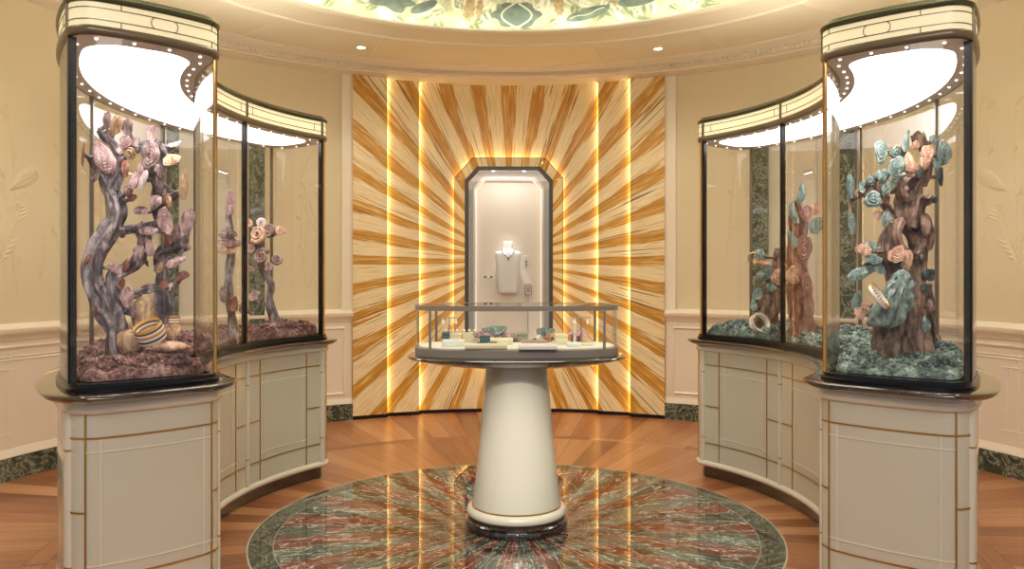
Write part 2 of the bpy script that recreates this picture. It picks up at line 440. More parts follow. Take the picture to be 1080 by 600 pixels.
def frond(mb, P, base, direc, length, n=11, lw=.34, wid=.12, th=.004):
    """a fern frond in a 2D chart; P(u,v,h) maps it on to the surface, h lifts it"""
    dx, dy = cos(direc), sin(direc)
    def at(t, q): return base[0] + dx * t - dy * q, base[1] + dy * t + dx * q
    for k in range(n):
        t = length * (k + .6) / (n + .5); ll = length * lw * (sin(PI * min(1, (k + 1.2) / (n + 1))) ** .7) 
        for sgn in (-1, 1):
            a = .75; ca, sa = cos(a), sin(a) * sgn
            w = ll * wid
            pts = []
            for (f, g) in ((0, 0), (.35, 1), (.75, .7), (1, 0), (.75, -.7), (.35, -1)):
                tt = t + ca * ll * f - sa * w * g * sgn * sgn; qq = sa * ll * f + ca * w * g
                pts.append(at(tt, qq))
            o = [P(u, v, 0.0002) for u, v in pts]; c = P(*at(t + ca * ll * .5, sa * ll * .5), th)
            mb.add(o + [c], [(i, (i + 1) % 6, 6) for i in range(6)])
    w = length * .012
    q = [at(0, -w), at(length, -w * .3), at(length, w * .3), at(0, w)]
    o = [P(u, v, .0002) for u, v in q]; t1 = [P(*at(0, 0), th), P(*at(length, 0), th)]
    mb.add(o + t1, [(0, 1, 5, 4), (2, 3, 4, 5), (0, 4, 3), (1, 2, 5)])

def wallchart(sgn):
    # u metres along the wall from angle 0 (sgn=1 right wall, -1 left wall), v height, h lift towards the room
    def P(u, v, h):
        a = u / RW
        return Vector((sgn * (RW - h) * cos(a), (RW - h) * sin(a), v))
    return P

def wall_side(name, a0, a1, sgn, seed):
    mb = MB(); arc_sweep(mb, [(RW, 0), (RW, 3.30), (RW + .12, 3.30), (RW + .12, 0)], a0, a1)
    rr = random.Random(seed); P = wallchart(sgn)
    # embossed plants in low relief, part of the plaster
    spots = [(.95, 1.42, 1.2, .42), (.72, 1.30, 1.9, .36), (1.02, 1.9, .6, .25), (1.25, 1.32, 1.5, .3), (3.52, 1.2, 1.4, .3), (3.6, 1.75, 1.9, .26), (3.45, 2.2, 1.2, .3), (3.62, 2.5, 1.7, .24), (2.0, 2.3, 1.5, .35), (2.9, 2.5, 1.2, .3)]
    for (u, v, d, l) in spots: frond(mb, P, (u, v), d, l, n=12, lw=.36, wid=.18, th=.008 if u < 1.1 else .004)
    for k in range(16):
        u = rr.uniform(.5, 3.7); v = rr.uniform(1.15, 1.5); hgt = rr.uniform(.5, 1.5)
        pts = []
        for i in range(14):
            t = i / 13; pts.append(P(u + .05 * sin(3 * t + k), v + hgt * t, 0.0))
        mb.tube(pts, .0035, 5)
        for i in range(3, 13, 3): 
            b = (u + .05 * sin(3 * i / 13 + k), v + hgt * i / 13)
            frond(mb, P, b, 1.57 + rr.choice((-1, 1)) * rr.uniform(.5, 1.0), rr.uniform(.05, .1), n=3, lw=.5, wid=.25, th=.004)
    return struct(mb.build(name, M['wall'], ang=25))
wall_side('wall_right', -40, 65.2, 1, 3)
wall_side('wall_left', 220, 114.8, -1, 5)
mb = MB(); arc_sweep(mb, [(3.66, 0), (3.66, 3.30), (3.78, 3.30), (3.78, 0)], 62, 118)
for sx in (1, -1):
    a = 65.2 if sx > 0 else 114.8
    arc_sweep(mb, [(RW + .12, 0), (RW + .12, 3.3), (3.68, 3.3), (3.68, 0)], a - sx * 1.5, a)
struct(mb.build('wall_back', M['wall']))

# dado, rail and skirting on both sides
def sweep_both(name, prof, mat, lab=None):
    for side, (a0, a1) in (('left', (220, 114.95)), ('right', (-40, 65.05))):
        mb = MB(); arc_sweep(mb, prof, a0, a1)
        struct(mb.build(name % side, mat, ang=40))
sweep_both('wall_dado_%s', [(RW + .01, .15), (RW - .012, .15), (RW - .012, .93), (RW + .01, .93)], M['dado'])
sweep_both('trim_rail_%s', [(RW, .90), (RW - .022, .905), (RW - .03, .93), (RW - .05, .945), (RW - .062, .96), (RW - .062, .985), (RW - .045, .992), (RW - .03, 1.0), (RW - .016, 1.012), (RW, 1.018)], M['white_trim'])
sweep_both('trim_plinth_%s', [(RW, .14), (RW - .035, .14), (RW - .035, .16), (RW - .024, .178), (RW - .018, .2), (RW, .2)], M['white_trim'])
sweep_both('baseboard_%s', [(RW, 0), (RW - .045, 0), (RW - .045, .15), (RW, .15)], M['green'])
# framed dado panels
def bead(mb, sgn, u0, u1, z0, z1, w=.014, h=.014, r=RW - .012):
    def P(u, v, hh):
        a = u / RW; return Vector((sgn * (r - hh) * cos(a), (r - hh) * sin(a), v))
    N = max(2, int((u1 - u0) / .06))
    def bar(path, across):
        rings = []
        for (u, v) in path:
            rings.append([P(u + across[0] * q, v + across[1] * q, hh) for q, hh in ((-w, -.004), (-w * .8, h * .5), (-w * .2, h), (w * .4, h * .7), (w, h * .2), (w, -.004))])
        mb.loft(rings)
    hor = [(u0 + (u1 - u0) * i / N) for i in range(N + 1)]
    bar([(u, z0) for u in hor], (0, 1)); bar([(u, z1) for u in hor], (0, 1))
    bar([(u0, z0), (u0, z1)], (1, 0)); bar([(u1, z0), (u1, z1)], (1, 0))
for side, sgn in (('left', -1), ('right', 1)):
    mb = MB()
    bead(mb, sgn, 3.42, 3.84, .245, .845)
    for (u0, u1) in ((-1.8, -.75), (-.6, .62), (.72, 2.05)):
        bead(mb, sgn, u0, u1, .78, .80, .006, .006); 
    # long rail mouldings and crossed line motif near the front
    def P(u, v, hh):
        a = u / RW; return Vector((sgn * (RW - .012 - hh) * cos(a), (RW - .012 - hh) * sin(a), v))
    def line(u0, v0, u1, v1, w=.004, h=.005):
        N = max(1, int(abs(u1 - u0) / .06)); rings = []
        for i in range(N + 1):
            t = i / N; u = u0 + (u1 - u0) * t; v = v0 + (v1 - v0) * t
            ac = (1, 0) if abs(v1 - v0) > abs(u1 - u0) else (0, 1)
            rings.append([P(u + ac[0] * q, v + ac[1] * q, hh) for q, hh in ((-w, -.003), (-w, h * .6), (0, h), (w, h * .6), (w, -.003))])
        mb.loft(rings)
    line(-2.0, .865, 2.1, .865, .012, .014)
    for u in (.92, 1.0, .60, .52):
        line(u, .22, u, .83)
    for v in (.3, .72):
        line(.88, v, 1.04, v); line(.48, v, .64, v)
    struct(mb.build('trim_dado_panel_' + side, M['white_trim'], ang=50))
# upright strip beside the feature panel
for side, sx in (('left', -1), ('right', 1)):
    mb = MB()
    a0, a1 = (114.85, 116.6) if sx < 0 else (65.15, 63.4)
    arc_sweep(mb, [(RW + .01, 1.0), (RW - .022, 1.0), (RW - .022, 3.18), (RW + .01, 3.18)], a0, a1, .5)
    struct(mb.build('trim_upright_' + side, M['white_trim']))
# cornice with a row of small dentils
mb = MB(); arc_sweep(mb, [(3.7, 3.172), (3.42, 3.172), (3.40, 3.176), (3.36, 3.182), (3.33, 3.187), (3.31, 3.190), (3.31, 3.20), (3.255, 3.20), (3.255, 3.236), (3.22, 3.24), (3.20, 3.25), (3.16, 3.255), (3.13, 3.268), (3.13, 3.30), (3.7, 3.30)], -40, 220)
for k in range(720):
    a = -40 + 260 * (k + .5) / 720
    da = .11
    mb.add([pol(r, a + s, z) for z in (3.204, 3.236) for s in (-da, da) for r in (3.232, 3.26)], [(0, 1, 3, 2), (4, 6, 7, 5), (0, 4, 5, 1), (2, 3, 7, 6), (0, 2, 6, 4), (1, 5, 7, 3)])
struct(mb.build('trim_cornice', M['white_trim'], ang=30))
# ceiling ring with the round opening, its bead and panel joints
ZC = 3.27
mb = MB(); ring_sweep(mb, [(2.06, ZC + .006), (2.063, ZC), (2.09, ZC - .012), (2.13, ZC - .008), (2.16, ZC), (2.43, ZC), (2.436, ZC - .010), (2.448, ZC - .014), (2.46, ZC - .010), (2.466, ZC + .004), (3.8, ZC + .004), (3.8, ZC + .06), (2.42, ZC + .06), (2.36, ZC + .012), (2.06, ZC + .012)], 220)
for a in range(-50, 231, 20):
    a += 4
    mb.box(pol(2.83, a, ZC + .003), (.70, .012, .008), R(a))
struct(mb.build('ceiling', M['ceiling'], ang=30))
# painted dome over the opening
RS = 4.456; ZS = 4.0 - RS
def dome_px(px, py):
    k = (px - 540) / FPX; kz = (YH - py) / FPX
    dv = Vector((k * _c + _s, -k * _s + _c, kz)); o = Vector((CX, -CD, CH)) - Vector((0, 0, ZS))
    A = dv.dot(dv); B = 2 * o.dot(dv); Cc = o.dot(o) - (RS) ** 2
    return Vector((CX, -CD, CH)) + dv * ((-B + math.sqrt(B * B - 4 * A * Cc)) / (2 * A))
def dome_P(u, v, h):
    # u: metres along the rim from the far point, v: metres up the dome from the rim
    a = PI / 2 - u / 2.3; th0 = math.asin(2.36 / RS) - v / RS
    rr = RS - h
    return Vector((rr * sin(th0) * cos(a), rr * sin(th0) * sin(a), ZS + rr * cos(th0)))
t = NT('mural_paint'); co = t.coord()
n1 = t.noise(co, 2.2, 5, .6, .8); n2 = t.noise(co, 14, 5, .65, 1.5)
c = t.ramp(t.math('ADD', t.math('MULTIPLY', n1, .55), t.math('MULTIPLY', n2, .45)), [(.32, S(150, 156, 118)), (.47, S(194, 194, 152)), (.58, S(218, 214, 172)), (.7, S(232, 226, 194))])
t.bsdf(c, .6); M['mural_base'] = t.mat
M['mural_cream'] = plain('mural_cream', S(242, 238, 214), .6, var=.04)
M['mural_sage'] = plain('mural_sage', S(128, 138, 98), .6, var=.15)
M['mural_teal'] = plain('mural_slate_teal', S(112, 126, 112), .6, var=.3, scale=16)
M['mural_ochre'] = plain('mural_ochre', S(184, 160, 112), .6, var=.3, scale=30)
mb = MB(); prof = [(RS * sin(q), ZS + RS * cos(q)) for q in [math.asin(2.40 / RS) * (1 - i / 24) for i in range(24)]]
mb.loft([[pol(r, 360 * i / 160, z) for i in range(160)] for r, z in prof], cap=False)
apex = len(mb.v); mb.add([(0, 0, 4.0)], []); b = apex - 160
mb.f += [(b + i, b + (i + 1) % 160, apex) for i in range(160)]; mb.m += [0] * 160
outer = [[pol(r * 1.012, 360 * i / 60, z + .06) for i in range(60)] for r, z in prof]; mb.loft(outer, cap=False)
rr = random.Random(21)
for k in range(260):
    u = -3.3 + 6.6 * (k + rr.uniform(0, .9)) / 260; mb.cur = 1 if k % 3 else 2
    frond(mb, dome_P, (u, rr.uniform(-.02, .34)), PI / 2 + rr.uniform(-1.3, 1.3), rr.uniform(.10, .2), n=11, lw=.5, wid=.075, th=.002)
def blob2d(mb, P, cu, cv, ru, rv, rot, h=.003, n=28, shape=None):
    o = []
    for i in range(n):
        a = 2 * PI * i / n; f = shape(a) if shape else 1
        x, y = ru * cos(a) * f, rv * sin(a) * f
        o.append(P(cu + x * cos(rot) - y * sin(rot), cv + x * sin(rot) + y * cos(rot), h))
    mb.add(o + [P(cu, cv, h + .002)], [(i, (i + 1) % n, n) for i in range(n)])
# dark animals, leaves and pods of the mural
mb.cur = 3
blob2d(mb, dome_P, .05, .22, .20, .13, 0, shape=lambda a: 1 + .12 * cos(6 * a))
blob2d(mb, dome_P, .66, .20, .20, .055, .25); blob2d(mb, dome_P, 1.12, .28, .19, .06, .1)
blob2d(mb, dome_P, -1.05, .28, .2, .1, -.2, shape=lambda a: 1 + .2 * sin(5 * a)); blob2d(mb, dome_P, -.75, .25, .12, .05, .6); blob2d(mb, dome_P, 1.7, .3, .2, .08, .3); blob2d(mb, dome_P, -1.7, .3, .2, .08, -.3)
mb.cur = 4
for (u, v, ru, rv) in ((-.36, .26, .05, .12), (-.27, .28, .03, .1), (.42, .3, .04, .1), (.9, .32, .03, .05)):
    blob2d(mb, dome_P, u, v, ru, rv, 0, shape=lambda a: 1 + .15 * sin(9 * a))
mb.cur = 1
for s in (-1, 1):
    pts = [dome_P(.05 + s * (.02 + .11 * sin(q * PI / 10)), .10 + .024 * q, .005) for q in range(11)]; mb.tube(pts, .008, 5)
pts = [dome_P(.5 + .034 * q, .165 + .009 * q + .01 * sin(q), .006) for q in range(10)]; mb.tube(pts, .006, 5)
struct(mb.build('ceiling_dome', [M['mural_base'], M['mural_cream'], M['mural_sage'], M['mural_teal'], M['mural_ochre']], ang=60, noflip=True), 'painted dome ceiling with pale ferns and dark green creatures', 'ceiling')
mb = MB(); ring_sweep(mb, [(2.20, ZC + .0125), (2.24, ZC + .0125), (2.24, ZC + .026), (2.20, ZC + .026)], 128)
struct(mb.build('trim_cove_light', M['cove']), 'hidden bright light line around the foot of the dome', 'light')

# recessed downlights in the ceiling ring
for a, lab in ((63.5, 'round recessed downlight in the ceiling, right of the dome edge'), (116.5, 'round recessed downlight in the ceiling, left of the dome edge')):
    p = pol(2.84, a, ZC + .004)
    d = thing('downlight', p, lab, 'light', 'recessed ceiling downlights')
    mb = MB(); mb.lathe([(.045, .002), (.045, -.006), (.036, -.008), (.033, .0), (.033, .002)], 32, p); mb.build('bezel', M['white_trim'], d)
    mb = MB(); mb.lathe([(.034, .001), (.033, -.003), (.0305, -.004)], 32, p); mb.build('lens', M['down'], d)

# doorways with green marble surrounds behind the showcases
for k, sgn in ((1, -1), (2, 1)):
    mid = 44 if sgn > 0 else 136
    def aa(d): return mid + sgn * d
    mb = MB()
    pr = [(RW - .02, 0), (RW - .06, .0), (RW - .06, 2.78), (RW - .02, 2.78)]
    arc_sweep(mb, pr, aa(5.2), aa(7.4), .8); arc_sweep(mb, pr, aa(-5.2), aa(-7.4), .8)
    arc_sweep(mb, [(RW - .02, 2.62), (RW - .059, 2.62), (RW - .059, 2.779), (RW - .02, 2.779)], aa(-5.2), aa(5.2), .8)
    fr = struct(mb.build('door_%d' % k, M['green'], ang=30), 'doorway framed in green marble behind the %s showcase' % ('left' if sgn < 0 else 'right'), 'door')
    mb = MB(); arc_sweep(mb, [(RW, 0), (RW - .03, 0), (RW - .03, 2.62), (RW, 2.62)], aa(-5.2), aa(5.2), .8)
    mb.build('door_leaf', M['cream_trim'], fr)

# ================================================================== FEATURE PANEL (sunburst marquetry)
PXC = .0; ZSUN = 1.462
sunuv = lambda v: (v.x - PXC, v.z - ZSUN)
fp = thing('sunburst_panel', (0, 3.42, 0), 'tall curved wall panel of orange and cream straw marquetry rays with lit vertical seams', 'wall panel')
def psweep(x0, x1, r, t, z0, z1, mat, name, parent, n=14, label=None):
    mb = MB(); rings = []
    for i in range(n + 1):
        x = x0 + (x1 - x0) * i / n
        yf = math.sqrt(r * r - x * x); yb = math.sqrt((r + t) ** 2 - x * x)
        rings.append([Vector((x, yf, z0)), Vector((x, yf, z1)), Vector((x, yb, z1)), Vector((x, yb, z0))])
    mb.loft(rings); o = mb.build(name, mat, parent, uv=sunuv, ang=20)
    if label: o['label'] = label
    return o
XO, X1, X2 = 1.435, 1.14, .855
ZT = 3.172
for s in (-1, 1):
    psweep(s * X1, s * XO, 3.395, .03, .035, ZT, M['sun'], 'outer_panel', fp)
    psweep(s * X2, s * (X1 + .06), 3.445, .03, .035, ZT, M['sun'], 'inner_panel', fp)
    psweep(s * (X1 + .004), s * (X1 + .014), 3.427, .012, .04, ZT, M['led'], 'light_strip', fp, 2)
    psweep(s * (X2 + .004), s * (X2 + .014), 3.477, .012, .04, ZT, M['led'], 'light_strip', fp, 2)
    psweep(s * X1, s * XO, 3.402, .1, .0, .034, M['black_metal'], 'kick_strip', fp)
    psweep(s * X2, s * X1, 3.452, .1, .0, .034, M['black_metal'], 'kick_strip', fp)
psweep(-X2, X2, 3.502, .1, .0, .034, M['black_metal'], 'kick_strip', fp)
# centre panel with its octagonal opening
NXC = .0
def octo(hw, ztop, zbot, cx, ct, cb):
    return [(hw, zbot + cb), (hw, ztop - ct), (hw - cx, ztop), (-(hw - cx), ztop), (-hw, ztop - ct), (-hw, zbot + cb), (-(hw - cx), zbot), (hw - cx, zbot)]
def densify(poly, m):
    o = []
    for i in range(len(poly)):
        a, b = poly[i], poly[(i + 1) % len(poly)]
        for k in range(m): o.append((a[0] + (b[0] - a[0]) * k / m, a[1] + (b[1] - a[1]) * k / m))
    return o
hole = densify(octo(.46, 2.41, .52, .155, .18, .155), 8)
Xc2 = X2 + .06
def torect(p):
    # push a hole point out to the panel's edge
    x, z = p; cz = 1.465; dx, dz = x, z - cz
    k = min(Xc2 / abs(dx) if abs(dx) > 1e-6 else 9e9, ((ZT - cz) if dz > 0 else (cz - .035)) / abs(dz) if abs(dz) > 1e-6 else 9e9)
    return (dx * k, cz + dz * k)
rect = [torect(p) for p in hole]
# make sure the four corners are among the points
for cxn, czn in ((Xc2, ZT), (-Xc2, ZT), (-Xc2, .035), (Xc2, .035)):
    i = min(range(len(rect)), key=lambda q: (rect[q][0] - cxn) ** 2 + (rect[q][1] - czn) ** 2); rect[i] = (cxn, czn)
mb = MB(); K = 10
front = [[Vector((h[0] + (q[0] - h[0]) * k / K, math.sqrt(3.495 ** 2 - (h[0] + (q[0] - h[0]) * k / K) ** 2), h[1] + (q[1] - h[1]) * k / K)) for h, q in zip(hole, rect)] for k in range(K + 1)]
back = [[p + Vector((0, .03, 0)) for p in ring] for ring in front]
mb.loft(front + back[::-1], cap=False, loop=True)
mb.build('centre_panel', M['sun'], fp, uv=sunuv, ang=20)

# niche showcase set into it
YN = 3.35
nz = thing('wall_niche_showcase', (0, YN + .1, .47), 'octagonal wall niche showcase framed in marquetry in the middle of the sunburst panel', 'display niche')
O1 = octo(.520, 2.455, .47, .172, .193, .165); O2 = octo(.420, 2.366, .56, .118, .13, .118)
for i in range(8):
    j = (i + 1) % 8; mb = MB()
    q = [Vector((O1[i][0], YN + .028, O1[i][1])), Vector((O1[j][0], YN + .028, O1[j][1])), Vector((O2[j][0], YN, O2[j][1])), Vector((O2[i][0], YN, O2[i][1]))]
    c = sum(q, Vector()) / 4
    q = [p + (c - p) * .006 for p in q]
    mb.add(q + [p + Vector((0, .06, 0)) for p in q], [(0, 1, 2, 3), (7, 6, 5, 4), (0, 4, 5, 1), (1, 5, 6, 2), (2, 6, 7, 3), (3, 7, 4, 0)])
    mb.build('surround_facet', M['sun'], nz, smooth=False, uv=sunuv)
def octring(mb, A, B, y0, y1):
    n = len(A)
    mb.loft([[Vector((p[0], y0, p[1])) for p in A], [Vector((p[0], y1, p[1])) for p in A], [Vector((p[0], y1, p[1])) for p in B], [Vector((p[0], y0, p[1])) for p in B]], cap=False, loop=True)
mb = MB(); octring(mb, octo(.518, 2.453, .472, .172, .193, .165), octo(.500, 2.437, .488, .168, .188, .16), YN + .058, YN + .066); octring(mb, octo(.5215, 2.4565, .4685, .1725, .1935, .1655), octo(.517, 2.452, .473, .1715, .1925, .1645), YN + .026, YN + .06)
mb.build('surround_edging', M['dark_seam'], nz, smooth=False)
mb = MB(); octring(mb, octo(.490, 2.427, .498, .165, .183, .158), octo(.478, 2.415, .51, .162, .18, .155), YN + .08, YN + .095)
mb.build('halo_light', M['led'], nz, smooth=False)
O3 = octo(.385, 2.333, .592, .105, .115, .105)
mb = MB(); octring(mb, O2, O3, YN - .006, YN + .04); mb.build('door_frame', M['frame_dark'], nz, smooth=False)
# interior
YB = 3.62
mb = MB()
n8 = 8
A = [Vector((p[0], YN + .04, p[1])) for p in octo(.40, 2.348, .577, .11, .12, .11)]; B = [Vector((p[0], YB, p[1])) for p in octo(.40, 2.348, .577, .11, .12, .11)]
A2 = [Vector((p[0], YN + .04, p[1])) for p in octo(.41, 2.358, .567, .11, .12, .11)]; B2 = [Vector((p[0], YB + .01, p[1])) for p in octo(.41, 2.358, .567, .11, .12, .11)]
mb.loft([A, B], cap=False); mb.add(B, [tuple(range(8))]); mb.loft([A, A2], cap=False); mb.loft([A2, B2], cap=False); mb.add(B2, [tuple(range(8))])
mb.build('lining', M['niche_wall'], nz, smooth=False)
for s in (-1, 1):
    mb = MB(); mb.box((s * .396, (YN + YB) / 2 + .02, 1.45), (.006, .2, 1.45)); mb.build('painted_side_mirror', M['mirror_paint'], nz, smooth=False)  # blue reflection on these strips is painted into their colour
mb = MB(); octring(mb, octo(.345, 2.29, .635, .095, .105, .095), octo(.325, 2.27, .655, .09, .10, .09), YB - .07, YB); mb.build('step_moulding', M['niche_wall'], nz, smooth=False)
mb = MB(); octring(mb, octo(.324, 2.269, .656, .09, .10, .09), octo(.316, 2.261, .664, .088, .098, .088), YB - .03, YB - .01); mb.build('light_line', M['niche_led'], nz, smooth=False)
mb = MB(); mb.box((0, YN + .016, 1.463), (.772, .006, 1.744)); gl = None
mbg = MB(); A = [Vector((p[0], YN + .012, p[1])) for p in O3]; mbg.loft([A, [p + Vector((0, .006, 0)) for p in A]]); mbg.build('glass_pane', M['glass'], nz, smooth=False)
for x in (-.15, .15):
    mb = MB(); mb.lathe([(.02, 0), (.02, -.01), (.015, -.014)], 20, (x, YN + .12, 2.346)); mb.build('spot_lens', M['spot'], nz)

# bust with its necklace on the back board
def catmull(pts, m=6):
    pts = [Vector(p) for p in pts]; P = [pts[0]] + pts + [pts[-1]]; o = []
    for i in range(1, len(P) - 2):
        for k in range(m):
            t = k / m; a, b, c, d = P[i - 1], P[i], P[i + 1], P[i + 2]
            o.append(.5 * ((2 * b) + (c - a) * t + (2 * a - 5 * b + 4 * c - d) * t * t + (3 * b - a - 3 * c + d) * t ** 3))
    o.append(pts[-1]); return o
YBU = 3.50
k = pxm(YBU)
bc = atd(535.7, 309, YBU)
bz = lambda py: atd(535.7, py, YBU).z
bust = thing('necklace_bust', (bc.x, YBU + .03, bz(309)), 'white tapered necklace bust standing in the wall niche', 'display bust')
mb = MB()
def bring(hw, hd, z, n=36, e=2.6):
    o = []
    for i in range(n):
        a = 2 * PI * i / n; ca, sa = cos(a), sin(a)
        o.append(Vector((bc.x + math.copysign(abs(ca) ** (2 / e), ca) * hw, YBU + .03 + math.copysign(abs(sa) ** (2 / e), sa) * hd, z)))
    return o
pf = [(8.2, .020, 309.3), (9.2, .026, 308.6), (9.7, .030, 306), (10.6, .036, 297), (11.6, .043, 287), (12.6, .050, 278), (13.4, .054, 271), (13.7, .054, 267.5), (13.2, .052, 266), (10.5, .047, 264.9), (7.2, .042, 264), (5.7, .040, 263), (5.3, .039, 261), (5.2, .038, 257.5), (5.4, .038, 255.2), (5.0, .036, 254.5)]
mb.loft([bring(hw * k, hd, bz(py)) for hw, hd, py in pf]); mb.build('bust_form', M['bust'], bust, ang=50)
mb = MB(); mb.tube([(bc.x, YBU + .05, bz(285)), (bc.x, YB - .002, bz(285))], .018, 16); mb.build('wall_bracket', M['niche_wall'], bust)
nl = thing('gem_necklace', (bc.x, YBU - .02, bz(272)), 'white gold necklace with dark stones worn by the niche bust', 'necklace')
path = catmull([(bc.x - 6.5 * k, YBU + .004, bz(262.6)), (bc.x - 6.0 * k, YBU - .016, bz(265.5)), (bc.x - 3.6 * k, YBU - .026, bz(268.5)), (bc.x - 1.0 * k, YBU - .03, bz(271)), (bc.x + .5 * k, YBU - .03, bz(271.8)), (bc.x + 2.2 * k, YBU - .03, bz(270.5)), (bc.x + 4.6 * k, YBU - .026, bz(268)), (bc.x + 6.2 * k, YBU - .016, bz(265.4)), (bc.x + 6.6 * k, YBU + .004, bz(262.6))], 6)
mb = MB(); mb.tube(path, .0022, 6); mb.build('chain', M['silver'], nl)
for i in range(3, len(path), 5):
    mb = MB(); mb.lathe([(.002, -.007), (.007, -.003), (.008, .001), (.005, .006), (.001, .007)], 8, path[i] + Vector((0, -.004, -.004))); mb.build('stone', M['gem'] if i % 2 else M['silver'], nl)
mb = MB(); mb.lathe([(.001, -.02), (.007, -.012), (.006, 0), (.002, .008)], 8, path[len(path) // 2] + Vector((0, -.004, -.012))); mb.build('pendant', M['gem'], nl)
# earring and ring on slender pins
ep = atd(555, 275, 3.52)
er = thing('drop_earring', (ep.x, 3.53, ep.z - .05), 'small white flower drop earring pinned right of the bust', 'earring')
mb = MB()
for q in range(6): mb.lathe([(.001, 0), (.012, .004), (.011, .009), (.001, .012)], 10, (ep.x + .013 * cos(q * 1.05), 3.52, ep.z + .03 + .013 * sin(q * 1.05)), Matrix.Rotation(R(90), 3, 'X'))
mb.build('flower', M['bust'], er)
mb = MB(); mb.tube([(ep.x, 3.52, ep.z + .02), (ep.x + .003, 3.52, ep.z - .05)], .002, 6)
for q in range(2): mb.lathe([(.001, -.012), (.008, 0), (.001, .012)], 8, (ep.x + .002, 3.518, ep.z - .012 - .032 * q))
mb.build('drop', M['gem'], er)
mb = MB(); mb.tube([(ep.x, 3.525, ep.z + .02), (ep.x - .01, YB, ep.z - .02)], .003, 6); mb.build('pin', M['silver'], er)
rp = atd(515, 292, 3.54)
rg = thing('diamond_clip', (rp.x, 3.54, rp.z), 'small white gold jewel on a thin pin left of the bust', 'jewel')
mb = MB(); mb.tube([(rp.x - .04, 3.54, rp.z + .004), (rp.x, 3.535, rp.z - .004), (rp.x + .04, 3.54, rp.z + .006)], .006, 8); mb.build('bar', M['silver'], rg)
for q in (-1, 0, 1):
    mb = MB(); mb.lathe([(.001, -.01), (.011, 0), (.001, .01)], 8, (rp.x + q * .03, 3.53, rp.z), Matrix.Rotation(R(90), 3, 'X')); mb.build('stone', M['gem'] if q else M['bust'], rg)
mb = MB(); mb.tube([(rp.x, 3.54, rp.z), (rp.x + .02, YB, rp.z - .03)], .003, 6); mb.build('pin', M['silver'], rg)
cp = atd(557, 305.5, 3.53)
pl = thing('price_card', (cp.x, 3.53, cp.z - 6.2 * k), 'small grey card with rounded corners and dark border at the niche foot', 'card')
mb = MB(); mb.rbox((cp.x, 3.535, cp.z), (7.6 * k, 11.8 * k, .006), r=.02, tilt=Matrix.Rotation(R(90), 3, 'X')); mb.build('backing', M['black_metal'], pl)
mb = MB(); mb.rbox((cp.x, 3.531, cp.z), (6.4 * k, 10.6 * k, .006), r=.016, tilt=Matrix.Rotation(R(90), 3, 'X')); mb.build('face', M['card'], pl)
mb = MB()
for q in range(4): mb.box((cp.x, 3.5275, cp.z + .022 - .013 * q), (.036, .0012, .005))
mb.build('printed_lines', M['bronze'], pl, smooth=False)
mb = MB(); mb.tube([(cp.x, 3.54, cp.z - 5 * k), (cp.x, 3.58, .58)], .004, 6); mb.build('stand', M['silver'], pl)

# ================================================================== CENTRAL PEDESTAL SHOWCASE
ped = thing('pedestal_showcase', (0, 0, 0), 'glass topped jewellery showcase on a cream conical pedestal in the centre of the room', 'display case')
mb = MB(); mb.lathe([(.272, 0), (.274, .003), (.274, .034), (.270, .038), (.276, .040), (.277, .046), (.272, .05), (.266, .053), (.266, .064), (.255, .068)], 96); mb.build('plinth', M['stonedark'], ped, ang=50)
mb = MB(); mb.lathe([(.25, .066), (.262, .07), (.2665, .08), (.2665, .092), (.262, .104), (.25, .112), (.23, .114)], 96); mb.build('foot_ring', M['cream_trim'], ped, ang=60)
mb = MB(); mb.lathe([(.238, .112), (.241, .115), (.241, .119), (.236, .121)], 96); mb.build('gold_ring', M['gold'], ped)
mb = MB(); prof = []
for i in range(25):
    q = i / 24; prof.append((.237 - .073 * (q ** .88), .118 + .737 * q))
mb.lathe(prof, 96); mb.build('column', M['cream'], ped, ang=60)
def sup(a, b, e, z, n=120):
    o = []
    for i in range(n):
        t = 2 * PI * i / n; ca, sa = cos(t), sin(t)
        o.append(Vector((math.copysign(abs(ca) ** (2 / e), ca) * a, math.copysign(abs(sa) ** (2 / e), sa) * b, z)))
    return o
mb = MB(); mb.loft([sup(.17, .16, 2, .85), sup(.30, .22, 2.1, .856), sup(.46, .29, 2.3, .872), sup(.55, .335, 2.4, .892), sup(.578, .352, 2.5, .902), sup(.584, .357, 2.5, .909), sup(.578, .352, 2.5, .915), sup(.545, .32, 2.6, .917)])
mb.build('ledge', M['stonedark'], ped, ang=60)
AC, BC = .540, .272
mb = MB(); mb.loft([sup(AC - .004, BC - .004, 2.9, .916), sup(AC, BC, 2.9, .919), sup(AC, BC, 2.9, .958), sup(AC - .004, BC - .004, 2.9, .961)]); mb.build('base_band', M['grey_bronze'], ped, ang=40)
mb = MB(); mb.loft([sup(AC - .02, BC - .02, 2.9, .960), sup(AC - .02, BC - .02, 2.9, .966)]); mb.build('display_floor', M['pad'], ped, ang=40)
def supring(mb, a, b, e, z0, z1, t, n=120):
    mb.loft([sup(a, b, e, z0, n), sup(a, b, e, z1, n), sup(a - t, b - t, e, z1, n), sup(a - t, b - t, e, z0, n)], cap=False, loop=True)
mb = MB(); supring(mb, AC - .006, BC - .006, 2.9, .9605, 1.158, .006); mb.build('glass_wall', M['glass'], ped, ang=40)
mb = MB(); supring(mb, AC, BC, 2.9, 1.157, 1.182, .018); mb.build('top_rim', M['grey_bronze'], ped, ang=40)
mb = MB(); mb.loft([sup(AC - .019, BC - .019, 2.9, 1.172), sup(AC - .019, BC - .019, 2.9, 1.181)]); mb.build('glass_top', M['glass'], ped, ang=40)
for sx in (-1, 1):
    for sy in (-1, 1):
        mb = MB(); mb.rbox((sx * .446, sy * .204, 1.059), (.012, .012, .197), .003, R(sx * sy * 25)); mb.build('post', M['grey_bronze'], ped)

